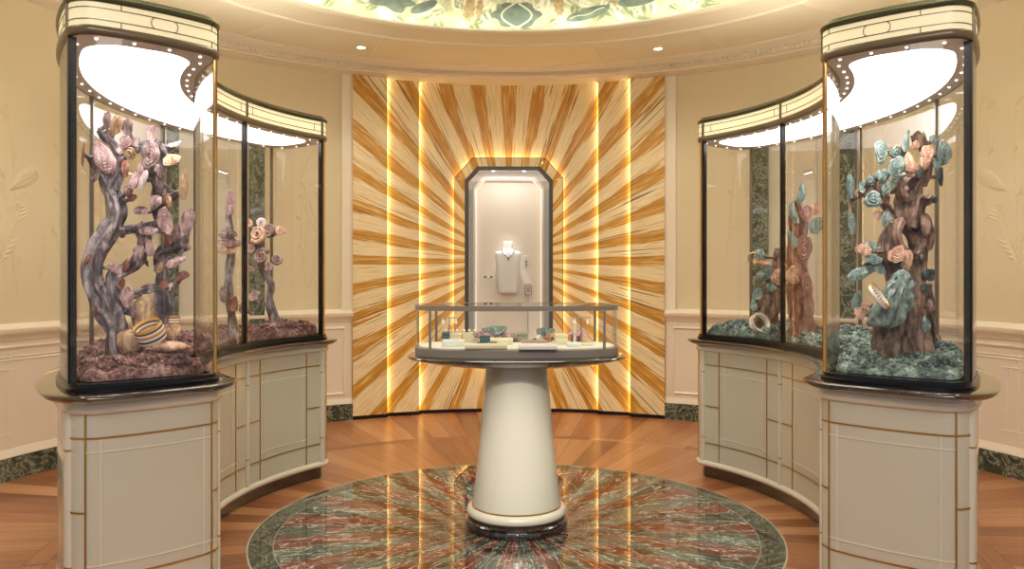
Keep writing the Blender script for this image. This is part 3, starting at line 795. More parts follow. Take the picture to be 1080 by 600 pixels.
# ---- jewellery and boxes inside it (each a thing)
ZF = .966
def fl(px, py):
    """point on the showcase floor seen at that sight line"""
    d = min(FPX * (CH - ZF) / (py - YH), CD + .15); kx = (px - 540) / FPX
    return Vector((CX + kx * d * _c + d * _s, -CD - kx * d * _s + d * _c, ZF))
def cased(name, mat, x0, x1, yb, h, depth, label, cat, group=None, base=0, rz=0):
    p = fl((x0 + x1) / 2, yb); d = p.y + CD; w = (x1 - x0) * d / FPX
    mb = MB(); mb.rbox((p.x, p.y + depth / 2, ZF + base + h / 2), (w, depth, h), .004, rz)
    o = mb.build(name, mat, None, ang=50); tag(o, label, cat, group); recenter(o); return o, p, w
def boxed(x0, x1, yb, h, depth, mat, label, lidmat=None, base=0, rz=0, name='jewel_box', cat='box', group=None):
    p = fl((x0 + x1) / 2, yb); d = p.y + CD; w = (x1 - x0) * d / FPX
    t = thing(name, (p.x, p.y + depth / 2, ZF + base), label, cat, group)
    mb = MB(); mb.rbox((p.x, p.y + depth / 2, ZF + base + h * .33), (w, depth, h * .66), .004, rz); mb.build('box_base', mat, t, ang=50)
    mb = MB(); mb.rbox((p.x, p.y + depth / 2, ZF + base + h * .84), (w * 1.01, depth * 1.01, h * .33), .004, rz); mb.build('box_lid', lidmat or mat, t, ang=50)
    return t, p, w
G1 = 'boxes and pads in the central showcase'
boxed(466, 474, 357.5, .055, .05, M['box_teal'], 'small upright dark teal box at the left end of the central showcase', group=G1)
boxed(474.5, 486, 357.8, .047, .045, M['box_cream'], 'small upright cream box beside the dark teal one', group=G1)
cased('display_block', M['box_white'], 466, 489, 366, .036, .06, 'long pale block in front of the upright cream and teal boxes', 'display block', G1)
cased('display_block', M['box_cream'], 490, 535, 368.3, .022, .055, 'low cream tray nearest the front glass, left of centre', 'display block', G1)
cased('display_block', M['box_cream'], 516, 541, 363.5, .034, .06, 'cream block behind the low front tray left of centre', 'display block', G1)
# teal twin ring stand
t, p, w = boxed(506, 517, 366.2, .038, .03, M['box_teal'], 'dark teal twin ring stand on the low cream front tray', base=.0221, name='ring_stand', cat='ring stand')
mb = MB(); mb.rbox((p.x + .01, p.y + .016, ZF + .0251), (w * 2.0, .036, .005)); mb.build('stand_base', M['box_teal'], t)
def petalcap(mb, c, nrm, rx, ry, th, ridges=4, seed=0, n=40, dome=.45, up=None):
    """ridged fungus-like cap: centre c, facing nrm"""
    nrm = Vector(nrm).normalized(); u = Vector(up) if up is not None else Vector((0, 0, 1))
    u = u - nrm * u.dot(nrm)
    if u.length < 1e-3: u = nrm.orthogonal()
    u.normalize(); w = u.cross(nrm); rr = random.Random(seed); ph = [rr.uniform(0, 6.28) for _ in range(4)]
    rings = []
    sh = rr.uniform(.5, 1.0)
    def edge(a): return 1 + .08 * sin(2 * a + ph[3]) * sh + .07 * sin(3 * a + ph[0]) + .04 * sin(7 * a + ph[1])
    K = 14
    for q in range(K + 1):
        t = q / K
        hgt = th * dome * (1 - t ** 2.4) + th * .13 * sin(t * ridges * 2 * PI + ph[2]) * (t > .05)
        rings.append((max(t, .02), hgt))
    rings += [(1.03, -th * .08), (1.0, -th * .24), (.7, -th * .30), (.2, -th * .42)]
    R2 = []
    for t, h in rings:
        ring = []
        for i in range(n):
            a = 2 * PI * i / n; e = edge(a) if t > .1 else 1
            wv = th * t * t * (.20 * sin(2 * a + ph[0]) + .10 * sin(5 * a + ph[3]))
            ring.append(Vector(c) + w * (cos(a) * rx * t * e) + u * (sin(a) * ry * t * e) + nrm * (h + wv))
        R2.append(ring)
    mb.loft(R2)
def mush(px, py, Y, wpx, hpx, rot, mat, parent, tilt=(0, -1, .2), th=.35, seed=0, clamp=None, name='fungus_cap', ridges=4, stalk=None):
    c = atd(px, py, Y)
    if clamp: c = clamp(c)
    s = pxm(c.y); n = Vector(tilt).normalized(); up = Vector((sin(R(rot)), 0, cos(R(rot))))
    mb = MB(); petalcap(mb, c, n, wpx * s / 2, hpx * s / 2, min(wpx, hpx) * s * th, ridges, seed, up=up)
    o = mb.build(name, mat, parent, ang=70)
    L_ = LIMBS.get(parent.name)
    if stalk is None and L_ and name == 'fungus_cap':
        q_ = min((p_ for path, _r in L_ for p_ in path), key=lambda p_: (p_ - c).length)
        if (q_ - c).length > .025: stalk = q_
    if stalk is not None:
        mb = MB(); b = Vector(stalk) if not callable(stalk) else stalk(c); mid = (c + b) / 2 + Vector((0, .01, -.008))
        mb.tube(catmull([c + n * -.002, mid, b], 5), [.008] * 11, 8, .15, 30); mb.build('stalk', M['bark_brown'] if parent.location.x > 0 else M['bark_mauve'], o)
    return o, c
def case_cap(px, pyb, h, wpx, hpx, mat, label, Y, name, cat='ornament', rot=0, tilt=(0, -.35, 1), extra=None):
    base = fl(px, pyb); 
    t = thing(name, (base.x, base.y, ZF), label, cat, 'mushroom shaped jewel stands in the central showcase')
    s = pxm(base.y)
    mb = MB(); mb.lathe([(.016, 0), (.011, .006), (.008, h * .5), (.012, h)], 16, (base.x, base.y, ZF)); mb.build('stem', M['tancap'], t)
    mb = MB(); petalcap(mb, (base.x, base.y, ZF + h), tilt, wpx * s / 2, wpx * s / 3, .03, 3, int(px), up=(0, 1, 0)); mb.build('cap', mat, t, ang=70)
    return t
case_cap(511, 361.4, .044, 25, 6, M['pinkcap'], 'broad dusty pink mushroom cap stand left of centre in the showcase', 0, 'mushroom_stand')
case_cap(533, 361, .034, 22, 6, M['pinkcap'], 'smaller dusty pink mushroom cap stand just left of the showcase middle', 0, 'mushroom_stand')
case_cap(521, 356.5, .068, 26, 5, M['tealcap'], 'grey green mushroom cap stand behind the two pink ones', 0, 'mushroom_stand')
case_cap(575, 358, .062, 20, 6, M['tealcap'], 'blue green mushroom cap stand right of centre in the showcase', 0, 'mushroom_stand')
case_cap(580, 361.0, .042, 14, 4, M['peachcap'], 'peach mushroom cap stand below the blue green cap', 0, 'mushroom_stand')
boxed(536, 557, 358.5, .050, .05, M['box_olive'], 'sage green box in the middle of the central showcase at the back', group=G1)
cased('display_block', M['box_white'], 547, 588, 369, .024, .075, 'wide pale tray right of centre near the front glass', 'display block', G1)
o, p, w = cased('display_pad', M['box_pink'], 550, 578, 366.8, .014, .05, 'rose coloured pad lying on the wide pale tray', 'display pad', G1, base=.0242)
rgx = thing('gold_ring', (p.x, p.y + .025, ZF + .0383), 'gold ring lying on the rose coloured pad', 'ring')
mb = MB(); mb.tube([(p.x + .012 * cos(a), p.y + .025 + .012 * sin(a), ZF + .0408) for a in [2 * PI * i / 20 for i in range(20)]], .0025, 8, closed=True); mb.build('band', M['polished_gold'], rgx)
mb = MB(); mb.lathe([(.001, 0), (.005, .004), (.004, .007), (.001, .009)], 8, (p.x, p.y + .013, ZF + .042)); mb.build('stone', M['gem'], rgx)
boxed(586, 599, 363.5, .056, .05, M['box_cream'], 'upright cream box right of the wide pale tray', group=G1)
cased('display_block', M['box_white'], 565, 578, 359, .022, .04, 'little white block under the blue green mushroom cap', 'display block', G1)
# rose flower on a raspberry base
p = fl(608.5, 359.5)
fl_t = thing('flower_stand', (p.x, p.y + .03, ZF), 'pale rose flower jewel stand on a raspberry base at the right', 'ornament')
mb = MB(); mb.rbox((p.x, p.y + .03, ZF + .0175), (.062, .05, .035), .006); mb.build('base', M['box_red'], fl_t)
for q in range(6):
    a = 2 * PI * q / 6 + .3; mb = MB()
    c = Vector((p.x + .010 + .032 * cos(a), p.y + .03 + .026 * sin(a), ZF + .050 + .004 * sin(a * 2)))
    petalcap(mb, c, (cos(a) * .3, sin(a) * .3 - .15, 1), .016, .032, .012, 2, q, 24, up=(cos(a), sin(a), 0)); mb.build('petal', M['petal'], fl_t, ang=70)
mb = MB(); mb.lathe([(.002, 0), (.01, .004), (.008, .011), (.001, .014)], 14, (p.x + .01, p.y + .03, ZF + .052)); mb.build('flower_centre', M['gem'], fl_t)
mb = MB(); p2 = fl(606.5, 357.5); mb.lathe([(.012, 0), (.009, .01), (.007, .06), (.0065, .09), (.004, .1)], 14, p2)
tag(recenter(mb.build('ring_cone', M['box_white'], None)), 'thin white ring cone standing behind the rose flower', 'ring cone')
cased('display_block', M['box_white'], 598, 613, 366, .022, .05, 'small white plate block near the right front post', 'display block', G1)
cased('display_block', M['box_cream'], 614, 625, 365, .014, .05, 'flat cream block beside the small white plate block at the right', 'display block', G1)
# earring bars at the back
for (px, lab) in ((474, 'earring bar with two white drops at the back left of the showcase'), (613, 'earring bar with two white drops at the back right of the showcase')):
    b = fl(px, 355.5)
    t = thing('earring_bar', (b.x, b.y, ZF), lab, 'earring stand', 'earring bars in the central showcase')
    mb = MB(); mb.lathe([(.018, 0), (.018, .004), (.004, .008), (.003, .135)], 16, b); mb.build('stem', M['silver'], t)
    mb = MB(); mb.tube([b + Vector((-.05, 0, .135)), b + Vector((.05, 0, .135))], .003, 8); mb.build('bar', M['silver'], t)
    for s in (-1, 1):
        mb = MB(); mb.lathe([(.001, -.04), (.010, -.03), (.008, -.018), (.002, -.006), (.002, 0)], 14, b + Vector((s * .036, -.004, .134))); mb.build('drop', M['pearl'], t)
for (px, n0) in ((476, 4), (495, 3)):
    b = fl(px, 358.2 if px == 476 else 358)
    t = thing('pearl_row', (b.x, b.y, ZF), 'short row of ivory beads on a stand %s' % ('behind the upright teal and cream boxes' if px == 476 else 'left of the grey green mushroom cap'), 'jewel')
    mb = MB(); mb.rbox((b.x, b.y + .01, ZF + .027), (.075, .012, .054), .004); mb.build('block', M['box_cream'], t)
    for q in range(n0):
        mb = MB(); mb.lathe([(.001, -.009), (.006, -.006), (.009, 0), (.006, .006), (.001, .009)], 12, (b.x - .03 + .06 * q / (n0 - 1), b.y + .008, ZF + .063)); mb.build('bead', M['pearl'], t)

# ================================================================== THE TWO CURVED SHOWCASES
RM = 1.868
class Out:
    """outline of a curved showcase in a straightened frame (s along, n across), corners rounded"""
    def __init__(s, L, hn, rc, bow=.032, ds=.05, nc=8):
        s.L, s.hn, s.rc = L, hn, rc
        pts = []
        def bw(n): return bow * (1 - (n / hn) ** 2)
        I = 2 * (L - rc); N = int(I / ds)
        for i in range(N): pts.append((-(L - rc) + I * i / N, -hn))
        for i in range(nc + 1):
            a = -PI / 2 + PI / 2 * i / nc; pts.append((L - rc + rc * cos(a), -(hn - rc) + rc * sin(a)))
        for i in range(1, 6): pts.append((L, -(hn - rc) + 2 * (hn - rc) * i / 6))
        for i in range(nc + 1):
            a = PI / 2 * i / nc; pts.append((L - rc + rc * cos(a), (hn - rc) + rc * sin(a)))
        for i in range(1, N): pts.append((L - rc - I * i / N, hn))
        for i in range(nc + 1):
            a = PI / 2 + PI / 2 * i / nc; pts.append((-(L - rc) + rc * cos(a), (hn - rc) + rc * sin(a)))
        for i in range(1, 6): pts.append((-L, (hn - rc) - 2 * (hn - rc) * i / 6))
        for i in range(nc): 
            a = PI + PI / 2 * i / nc; pts.append((-(L - rc) + rc * cos(a), -(hn - rc) + rc * sin(a)))
        s.pts = []
        for (a, n) in pts:
            f = bw(n) * max(0, min(1, (abs(a) - (L - rc)) / rc)) * (1 if a > 0 else -1)
            s.pts.append((a + f, n))
        P = s.pts; s.cum = [0]
        for i in range(len(P)): 
            b = P[(i + 1) % len(P)]; s.cum.append(s.cum[-1] + math.hypot(b[0] - P[i][0], b[1] - P[i][1]))
        s.per = s.cum[-1]
    def at(s, t):
        t %= s.per
        for i in range(len(s.pts)):
            if s.cum[i + 1] >= t:
                f = (t - s.cum[i]) / max(1e-9, s.cum[i + 1] - s.cum[i]); a, b = s.pts[i], s.pts[(i + 1) % len(s.pts)]
                tx, ty = b[0] - a[0], b[1] - a[1]; L = math.hypot(tx, ty) or 1
                return (a[0] + (b[0] - a[0]) * f, a[1] + (b[1] - a[1]) * f, ty / L, -tx / L)   # point, outward normal
    def find(s, s0, n0):
        return min((((p[0] - s0) ** 2 + (p[1] - n0) ** 2), s.cum[i]) for i, p in enumerate(s.pts))[1]

def showcase(sgn, label):
    def W(s, n, z):
        r = RM + n; a = s / RM
        return Vector((sgn * r * cos(a), r * sin(a), z))
    side = 'left' if sgn < 0 else 'right'
    root = thing('curved_showcase', (sgn * RM, 0, 0), label, 'display case', 'pair of curved showcases')
    def loft(name, mat, prof, parent=root, L=1.32, hn=.276, rc=.085, cap=True, loop=False, ang=40):
        mb = MB(); rings = []
        for off, z in prof:
            o = Out(L + off, hn + off, max(.01, rc + off)); rings.append([W(a, n, z) for a, n in o.pts])
        mb.loft(rings, cap=cap, loop=loop); return mb.build(name, mat, parent, ang=ang)
    def ribbon(mb, o, t0, t1, z0, z1, e0=-.004, e1=.004):
        N = max(2, int(abs(t1 - t0) / .02) + 1); rings = []
        for i in range(N + 1):
            t = t0 + (t1 - t0) * i / N; a, n, nx, ny = o.at(t)
            rings.append([W(a + nx * e0, n + ny * e0, z0), W(a + nx * e1, n + ny * e1, z0), W(a + nx * e1, n + ny * e1, z1), W(a + nx * e0, n + ny * e0, z1)])
        mb.loft(rings)
    def upright(mb, o, t, w, z0, z1, h=.004, rounded=False, d0=.004):
        a, n, nx, ny = o.at(t); tx, ty = -ny, nx
        pr = [(-w, -d0), (-w, h), (w, h), (w, -d0)] if not rounded else [(-w, -.004)] + [(w * -cos(q * PI / 8), h * sin(q * PI / 8)) for q in range(1, 8)] + [(w, -.004)]
        mb.loft([[W(a + tx * q + nx * e, n + ty * q + ny * e, z) for q, e in pr] for z in (z0, z1)])
    # --- base
    loft('kick', M['stonedark'], [(-.030, 0), (-.030, .085)])
    loft('base_moulding', M['cream_trim'], [(-.012, .078), (.008, .080), (.016, .088), (.018, .098), (.014, .108), (.004, .114), (-.004, .118)], ang=70)
    loft('body', M['cream'], [(0, .112), (0, .838)])
    loft('top_moulding', M['cream_trim'], [(-.004, .832), (.006, .834), (.014, .842), (.015, .852), (.010, .862), (.012, .872), (.008, .876)], ang=70)
    loft('ledge', M['stonedark'], [(0, .872), (.03, .876), (.058, .886), (.073, .896), (.079, .903), (.077, .909), (.069, .912), (.0, .914)], ang=60)
    body = Out(1.32, .276, .085)
    q = PI / 2 * .085
    I = 2 * (1.32 - .085); E = 2 * (.276 - .085)
    ZB, ZG0, ZM, ZG1, ZTOP = .118, .233, .475, .747, .832
    posts = [R(d) * RM for d in (-39.3, -13.1, 13.1, 39.3)]
    GW = .0028
    # ribs (white half round stiles) at the glass posts, gold ticks on them
    for sp in posts:
        sp = max(-1.237, min(1.237, sp)); t = sp + 1.235
        mb = MB(); upright(mb, body, t, .021, ZB - .006, ZTOP + .006, .013, True); rib = mb.build('stile', M['cream_trim'], root, ang=60)
        for z in (.27, .70):
            mb = MB(); upright(mb, body, t, .0215, z - .003, z + .003, .0145, True); mb.build('gold_tick', M['gold'], rib, ang=60)
    gold = []
    for b in range(3):
        s0, s1 = [max(-1.237, min(1.237, q_)) + 1.235 for q_ in posts[b:b + 2]]
        ga, gb = s0 + .155, s1 - .155
        for g in (ga, gb):
            mb = MB(); upright(mb, body, g, GW, ZB, ZTOP + .003); mb.build('gold_inlay', M['gold'], root)
        for z in (ZG0, ZG1):
            mb = MB(); ribbon(mb, body, s0 + .02, s1 - .02, z - GW, z + GW); mb.build('gold_inlay', M['gold'], root)
        for (ta, tb) in ((s0 + .02, ga), (gb, s1 - .02)):
            mb = MB(); ribbon(mb, body, ta, tb, ZM - GW, ZM + GW); mb.build('gold_inlay', M['gold'], root)
        mb = MB()
        for g in (ga + .05, gb - .05): upright(mb, body, g, .002, ZG0, ZG1, .003)
        for z in (.28, .695): ribbon(mb, body, ga, gb, z - .002, z + .002, -.004, .003)
        mb.build('raised_line', M['relief'], root)
    # end faces
    for e0 in (-(q + E / 2), I + q + E / 2):
        ho, hi = E / 2 + .055, E / 2 + .03
        gA, gB = (e0 - ho, e0 + hi) if e0 < 0 else (e0 - hi, e0 + ho)
        for g in (gA, gB):
            mb = MB(); upright(mb, body, g, GW, ZB, ZTOP + .003); mb.build('gold_inlay', M['gold'], root)
        for z in (ZG0, ZG1):
            mb = MB(); ribbon(mb, body, gA - .065, gB + .065, z - GW, z + GW); mb.build('gold_inlay', M['gold'], root)
        for (ta, tb) in ((gA - .065, gA), (gB, gB + .065)):
            mb = MB(); ribbon(mb, body, ta, tb, ZM - GW, ZM + GW); mb.build('gold_inlay', M['gold'], root)
        mb = MB()
        for g in (gA + .05, gB - .04): upright(mb, body, g, .002, ZG0, ZG1, .003)
        for z in (.28, .695): ribbon(mb, body, gA, gB, z - .002, z + .002, -.004, .003)
        mb.build('raised_line', M['relief'], root)
        # stile on the outer corner
        g = e0 - (q + E / 2) if e0 < 0 else e0 + (q + E / 2)
        mb = MB(); upright(mb, body, g, .021, ZB - .006, ZTOP + .006, .013, True); rib = mb.build('stile', M['cream_trim'], root, ang=60)
        for z in (.27, .70):
            mb = MB(); upright(mb, body, g, .0215, z - .003, z + .003, .0145, True); mb.build('gold_tick', M['gold'], rib, ang=60)
    # --- glazed upper part
    GL, GH, GR = 1.31, .268, .07
    kw = dict(L=GL, hn=GH, rc=GR)
    loft('glass_sill', M['black_metal'], [(.012, .912), (.014, .915), (.014, .926), (.006, .930), (.006, .944), (-.022, .944), (-.022, .930)], cap=True, **kw)
    g = Out(GL, GH, GR)
    tp = lambda s: g.find(s, -GH)
    ti = [max(-1.24, min(1.24, sp)) + 1.24 for sp in posts]
    qg = PI / 2 * GR; Ig = 2 * (GL - GR); Eg = 2 * (GH - GR)
    # panes: three inner, two rounded ends, three outer
    spans = [(ti[0], ti[1]), (ti[1], ti[2]), (ti[2], ti[3])]
    o0 = g.find(GL - GR, GH); o1 = g.find(-(GL - GR), GH)
    step = (o1 - o0) / 3
    outs = [o0, o0 + (1.24 - R(13.1) * RM), o0 + (1.24 + R(8) * RM), o1]
    spans += [(ti[3], o0), (outs[0], outs[1]), (outs[1], outs[2]), (outs[2], outs[3]), (o1, g.per + ti[0])]
    for a, b in spans:
        mb = MB(); ribbon(mb, g, a + .008, b - .008, .943, 2.232, -.006, 0); mb.build('glass_pane', M['glass'], root, ang=40)
    for t in [ti[0] - .022] + ti[1:] + outs:
        w_ = .007 if t < ti[1] else (.0065 if t in (outs[0], outs[1], outs[2]) else .0095)
        mb = MB(); upright(mb, g, t, w_, .94, 2.232, .005, d0=.012 if w_ < .009 else .024); mb.build('post', M['bronze'] if w_ == .0065 else M['black_metal'], root)
    # polished gold stop next to the corner posts
    for t in (ti[0] - .044, ti[3] + .024):
        mb = MB(); upright(mb, g, t, .010, .943, 2.232, .003); mb.build('gold_stop', M['polished_gold'], root)
    # --- crown
    loft('crown_lip', M['bronze'], [(-.007, 2.222), (.008, 2.224), (.013, 2.232), (.013, 2.248), (.006, 2.256), (-.007, 2.256)], cap=False, loop=True, ang=50, **kw)
    loft('crown_light', M['crown_glow'], [(.004, 2.254), (.004, 2.344)], ang=40, **kw)
    loft('crown_cap', M['bronze_lid'], [(-.01, 2.340), (.009, 2.342), (.014, 2.350), (.014, 2.360), (.006, 2.364), (-.012, 2.382), (-.06, 2.388)], ang=40, **kw)
    fret = MB()
    for z in (2.278, 2.321): ribbon(fret, g, 0, g.per - .0001, z - .0018, z + .0018, .003, .0062)
    stops = []
    for a, b in [spans[q_] for q_ in (0, 1, 2, 4, 5, 6)]:
        m = .075
        for t in (a + m, b - m): upright(fret, g, t, .0018, 2.279, 2.320, .0062)
    for e0, dr in ((-(qg + Eg / 2), 1), (Ig + qg + Eg / 2, -1)):
        for off in (-.125, .222):
            for (z0, z1) in ((2.255, 2.278), (2.321, 2.344)): upright(fret, g, e0 + dr * off, .0018, z0, z1, .0062)
        # little rounded cartouche in the middle of the end
        for sg in (-1, 1):
            pts = []
            for k2 in range(7):
                an = -PI / 2 + PI * k2 / 6; a, n, nx, ny = g.at(e0 + dr * .03 + sg * (.036 + .014 * cos(an)))
                pts.append(W(a + nx * .0052, n + ny * .0052, 2.2995 + .0205 * sin(an)))
            fret.tube(pts, .0018, 6)
    fret.build('fretwork', M['bronze'], root, ang=50)
    for t in ti + outs:
        mb = MB(); upright(mb, g, t, .009, 2.252, 2.348, .011); mb.build('crown_mullion', M['bronze'], root)
    # --- lit ceiling of the showcase with its row of spots
    mb = MB(); A = Out(GL - .008, GH - .008, max(.02, GR - .008)); B = Out(GL - .07, GH - .07, .15)
    mA = [A.at(A.per * i / 240)[:2] for i in range(240)]
    # match by nearest direction along the straightened outline
    def inner(p):
        t = B.find(*p); return B.at(t)[:2]
    mB = []
    for (a, n) in mA:
        sa = max(-(B.L - B.rc), min(B.L - B.rc, a)); sn = max(-(B.hn - B.rc), min(B.hn - B.rc, n)) if B.hn > B.rc else 0
        dx, dy = a - sa, n - sn; dl = math.hypot(dx, dy) or 1
        mB.append((sa + dx / dl * B.rc if abs(dx) > 1e-6 or abs(dy) > 1e-6 else a, sn + dy / dl * B.rc))
    mb.loft([[W(a, n, 2.236) for a, n in mA], [W(a, n, 2.222) for a, n in mA], [W(a, n, 2.222) for a, n in mB], [W(a, n, 2.236) for a, n in mB]], cap=False, loop=True)
    mb.build('soffit', M['soffit'], root, ang=40)
    mb = MB(); mb.loft([[W(a, n, 2.229) for a, n in mB], [W(a, n, 2.235) for a, n in mB]]); mb.build('light_panel', M['lightbox'], root, ang=40)
    D = Out(GL - .04, GH - .04, .05)
    ns = 46
    for i in range(ns):
        a, n = D.at(D.per * (i + .5) / ns)[:2]
        mb = MB(); mb.lathe([(.006, .003), (.006, -.0025), (.0045, -.003), (.004, -.0015), (.002, -.0015)], 12, W(a, n, 2.2195)); mb.build('spotlight', M['spot'], root)
    return W, root
WL, rootL = showcase(-1, 'curved glass showcase on a cream and gold base at the left, holding plum coloured moss')
WR, rootR = showcase(1, 'curved glass showcase on a cream and gold base at the right, holding teal coloured moss')
def clampf(rlo=1.66, rhi=2.06, amax=40.5):
    def f(p):
        r = math.hypot(p.x, p.y); a = math.degrees(math.atan2(p.y, abs(p.x)))
        r2 = max(rlo, min(rhi, r)); a2 = max(-amax, min(amax, a)); sg = 1 if p.x > 0 else -1
        return Vector((sg * r2 * cos(R(a2)), r2 * sin(R(a2)), p.z))
    return f
CL = clampf()

# moss beds
def moss(W, mat, label, seed, name='moss_bed'):
    rr = random.Random(seed); mb = MB()
    NS, NN = 130, 24; Ls, Hn = 1.275, .226
    rows = []
    def hh(s, n, z0=.944):
        e = min(1, (Hn - abs(n)) / .05 + .35) * min(1, (Ls - abs(s)) / .06 + .35)
        return .052 * e + .05 * e * mnoise.noise(Vector((s * 5, n * 5, seed))) + .028 * mnoise.noise(Vector((s * 19, n * 19, seed + 3))) 
    top = []
    for i in range(NS + 1):
        s = -Ls + 2 * Ls * i / NS; row = []
        for j in range(NN + 1):
            f = -1 + 2 * j / NN; n = f * Hn * (1 if abs(s) < Ls - .06 else math.sqrt(max(.5, 1 - ((abs(s) - Ls + .06) / .06) ** 2 * .4)))
            row.append(W(s, n, .946 + max(.012, hh(s, n))))
        top.append(row)
    vs = [p for r in top for p in r]; n1 = NN + 1
    fs = [(i * n1 + j, i * n1 + j + 1, (i + 1) * n1 + j + 1, (i + 1) * n1 + j) for i in range(NS) for j in range(NN)]
    o = len(vs); vs2 = [Vector((p.x, p.y, .9445)) for p in vs]
    fs += [tuple(reversed([q + o for q in f])) for f in fs]
    edge = [(0, j) for j in range(NN)] + [(i, NN) for i in range(NS)] + [(NS, NN - j) for j in range(NN)] + [(NS - i, 0) for i in range(NS)]
    ids = [i * n1 + j for i, j in edge]
    for a, b in zip(ids, ids[1:] + ids[:1]): fs.append((a, b, b + o, a + o))
    mb.add(vs + vs2, fs)
    # curly tufts
    for k in range(5200):
        s = rr.uniform(-Ls + .03, Ls - .03) if k > 2600 else rr.uniform(-Ls + .03, -.55); n = rr.uniform(-Hn + .012, Hn - .012)
        if abs(s) > Ls - .06: n *= .74
        z = .946 + max(.012, hh(s, n)); r = rr.uniform(.006, .015); c = W(s, n, z + r * .2)
        vs = []; M3 = Matrix.Rotation(rr.uniform(0, 6.28), 3, Vector((rr.uniform(-1, 1), rr.uniform(-1, 1), rr.uniform(-1, 1))).normalized())
        ico = [(0, 0, 1), (.894, 0, .447), (.276, .851, .447), (-.724, .526, .447), (-.724, -.526, .447), (.276, -.851, .447), (.724, .526, -.447), (-.276, .851, -.447), (-.894, 0, -.447), (-.276, -.851, -.447), (.724, -.526, -.447), (0, 0, -1)]
        for q in ico: vs.append(c + (M3 @ Vector(q)) * r * rr.uniform(.3, 1.7))
        F = [(0, 1, 2), (0, 2, 3), (0, 3, 4), (0, 4, 5), (0, 5, 1), (1, 6, 2), (2, 7, 3), (3, 8, 4), (4, 9, 5), (5, 10, 1), (1, 10, 6), (2, 6, 7), (3, 7, 8), (4, 8, 9), (5, 9, 10), (11, 7, 6), (11, 8, 7), (11, 9, 8), (11, 10, 9), (11, 6, 10)]
        mb.add(vs, F)
    return tag(recenter(mb.build(name, mat, None, ang=80)), label, 'moss', None, 'stuff')
moss(WL, M['moss_plum'], 'bed of plum brown moss along the floor of the left showcase', 1)
moss(WR, M['moss_teal'], 'bed of teal green moss along the floor of the right showcase', 2)

# ---- sculptures
def limb(name, mat, parent, pts, rad, n=14, flute=.13, twist=9, seed=0, clamp=CL, m=6):
    """pts: (px, py, Y) sight lines at their own depths; rad in pixels"""
    P = []
    for (px, py, Y) in pts:
        p = atd(px, py, Y); P.append(clamp(p) if clamp else p)
    if not isinstance(rad, (list, tuple)): rad = [rad] * len(pts)
    rr = [r * pxm(p.y) for r, p in zip(rad, P)]
    path = catmull(P, m); RR = []
    for i in range(len(path)):
        f = i / m; k = min(int(f), len(rr) - 2); RR.append(rr[k] + (rr[k + 1] - rr[k]) * (f - k))
    RR = [r * (1 + .12 * mnoise.noise(p * 22 + Vector((seed, 0, 0)))) for r, p in zip(RR, path)]
    LIMBS.setdefault(parent.name, []).append((path, RR))
    mb = MB(); mb.tube(path, RR, n * 2, flute * 1.7, twist * 1.3, seed=seed)
    return mb.build(name, mat, parent, ang=80)

# left near: gnarled mauve tree with pink fungi
bp = CL(atd(124, 392, -.95))
tl = thing('fungus_tree', (bp.x, bp.y, .96), 'gnarled mauve grey tree sculpture covered in pink fungi inside the left showcase', 'sculpture')
bm_ = M['bark_mauve']
limb('trunk', bm_, tl, [(128, 392, -.98), (124, 368, -.98), (121, 347, -.98), (107, 318, -.98), (98, 293, -.98), (103, 265, -.98), (116, 245, -.96), (123, 228, -.95), (120, 210, -.95), (113, 194, -.95), (108, 182, -.96)], [12, 10.5, 10, 9.5, 9, 9, 9.5, 9, 7.5, 6, 4], 20, .16, 7, 1)
limb('trunk', bm_, tl, [(172, 390, -.86), (170, 352, -.86), (174, 330, -.86), (173, 312, -.86), (171, 290, -.86), (170, 268, -.86), (181, 260, -.88), (196, 256, -.9)], [10, 9.5, 9, 7.5, 5, 5, 6.5, 6.5], 18, .16, 9, 2)
limb('branch', bm_, tl, [(117, 200, -.95), (123, 185, -.94), (126, 168, -.94), (136, 160, -.93), (150, 153, -.92), (170, 153, -.92)], [6.5, 6, 5, 4, 3.6, 3.2], 12, .14, 9, 3)
limb('branch', bm_, tl, [(108, 182, -.96), (101, 172, -.98), (96, 166, -1.0)], [5, 5, 4], 12, .14, 9, 4)
limb('branch', bm_, tl, [(172, 245, -.88), (168, 215, -.88), (167, 196, -.9), (162, 178, -.92), (160, 158, -.92), (164, 148, -.92)], [5.5, 5.5, 6, 8.5, 8, 4], 14, .16, 10, 5)
limb('branch', bm_, tl, [(164, 220, -.9), (178, 210, -.93), (193, 200, -.95)], [4, 3.4, 2.8], 10, .12, 9, 6)
limb('branch', bm_, tl, [(124, 243, -.95), (142, 241, -.93), (158, 238, -.9), (172, 233, -.88)], [5, 4, 4.4, 4.5], 12, .14, 9, 7)
limb('branch', bm_, tl, [(126, 330, -.93), (122, 312, -.93), (119, 292, -.93), (134, 284, -.9), (147, 274, -.9), (151, 256, -.9), (146, 240, -.9)], [6.5, 6.5, 6, 6, 6, 5, 5], 14, .14, 9, 8)
limb('branch', bm_, tl, [(134, 313, -.92), (150, 308, -.9), (166, 303, -.88), (178, 307, -.87)], [4, 3.8, 3.6, 3.4], 12, .12, 9, 9)
limb('branch', bm_, tl, [(127, 168, -.94), (119, 152, -.95), (110, 145, -.97), (104, 137, -.98)], [4, 3.4, 3, 2], 10, .14, 9, 10)
limb('branch', bm_, tl, [(172, 268, -.86), (167, 282, -.87), (171, 296, -.88), (179, 306, -.88)], [4, 3, 3, 3], 10, .12, 9, 11)
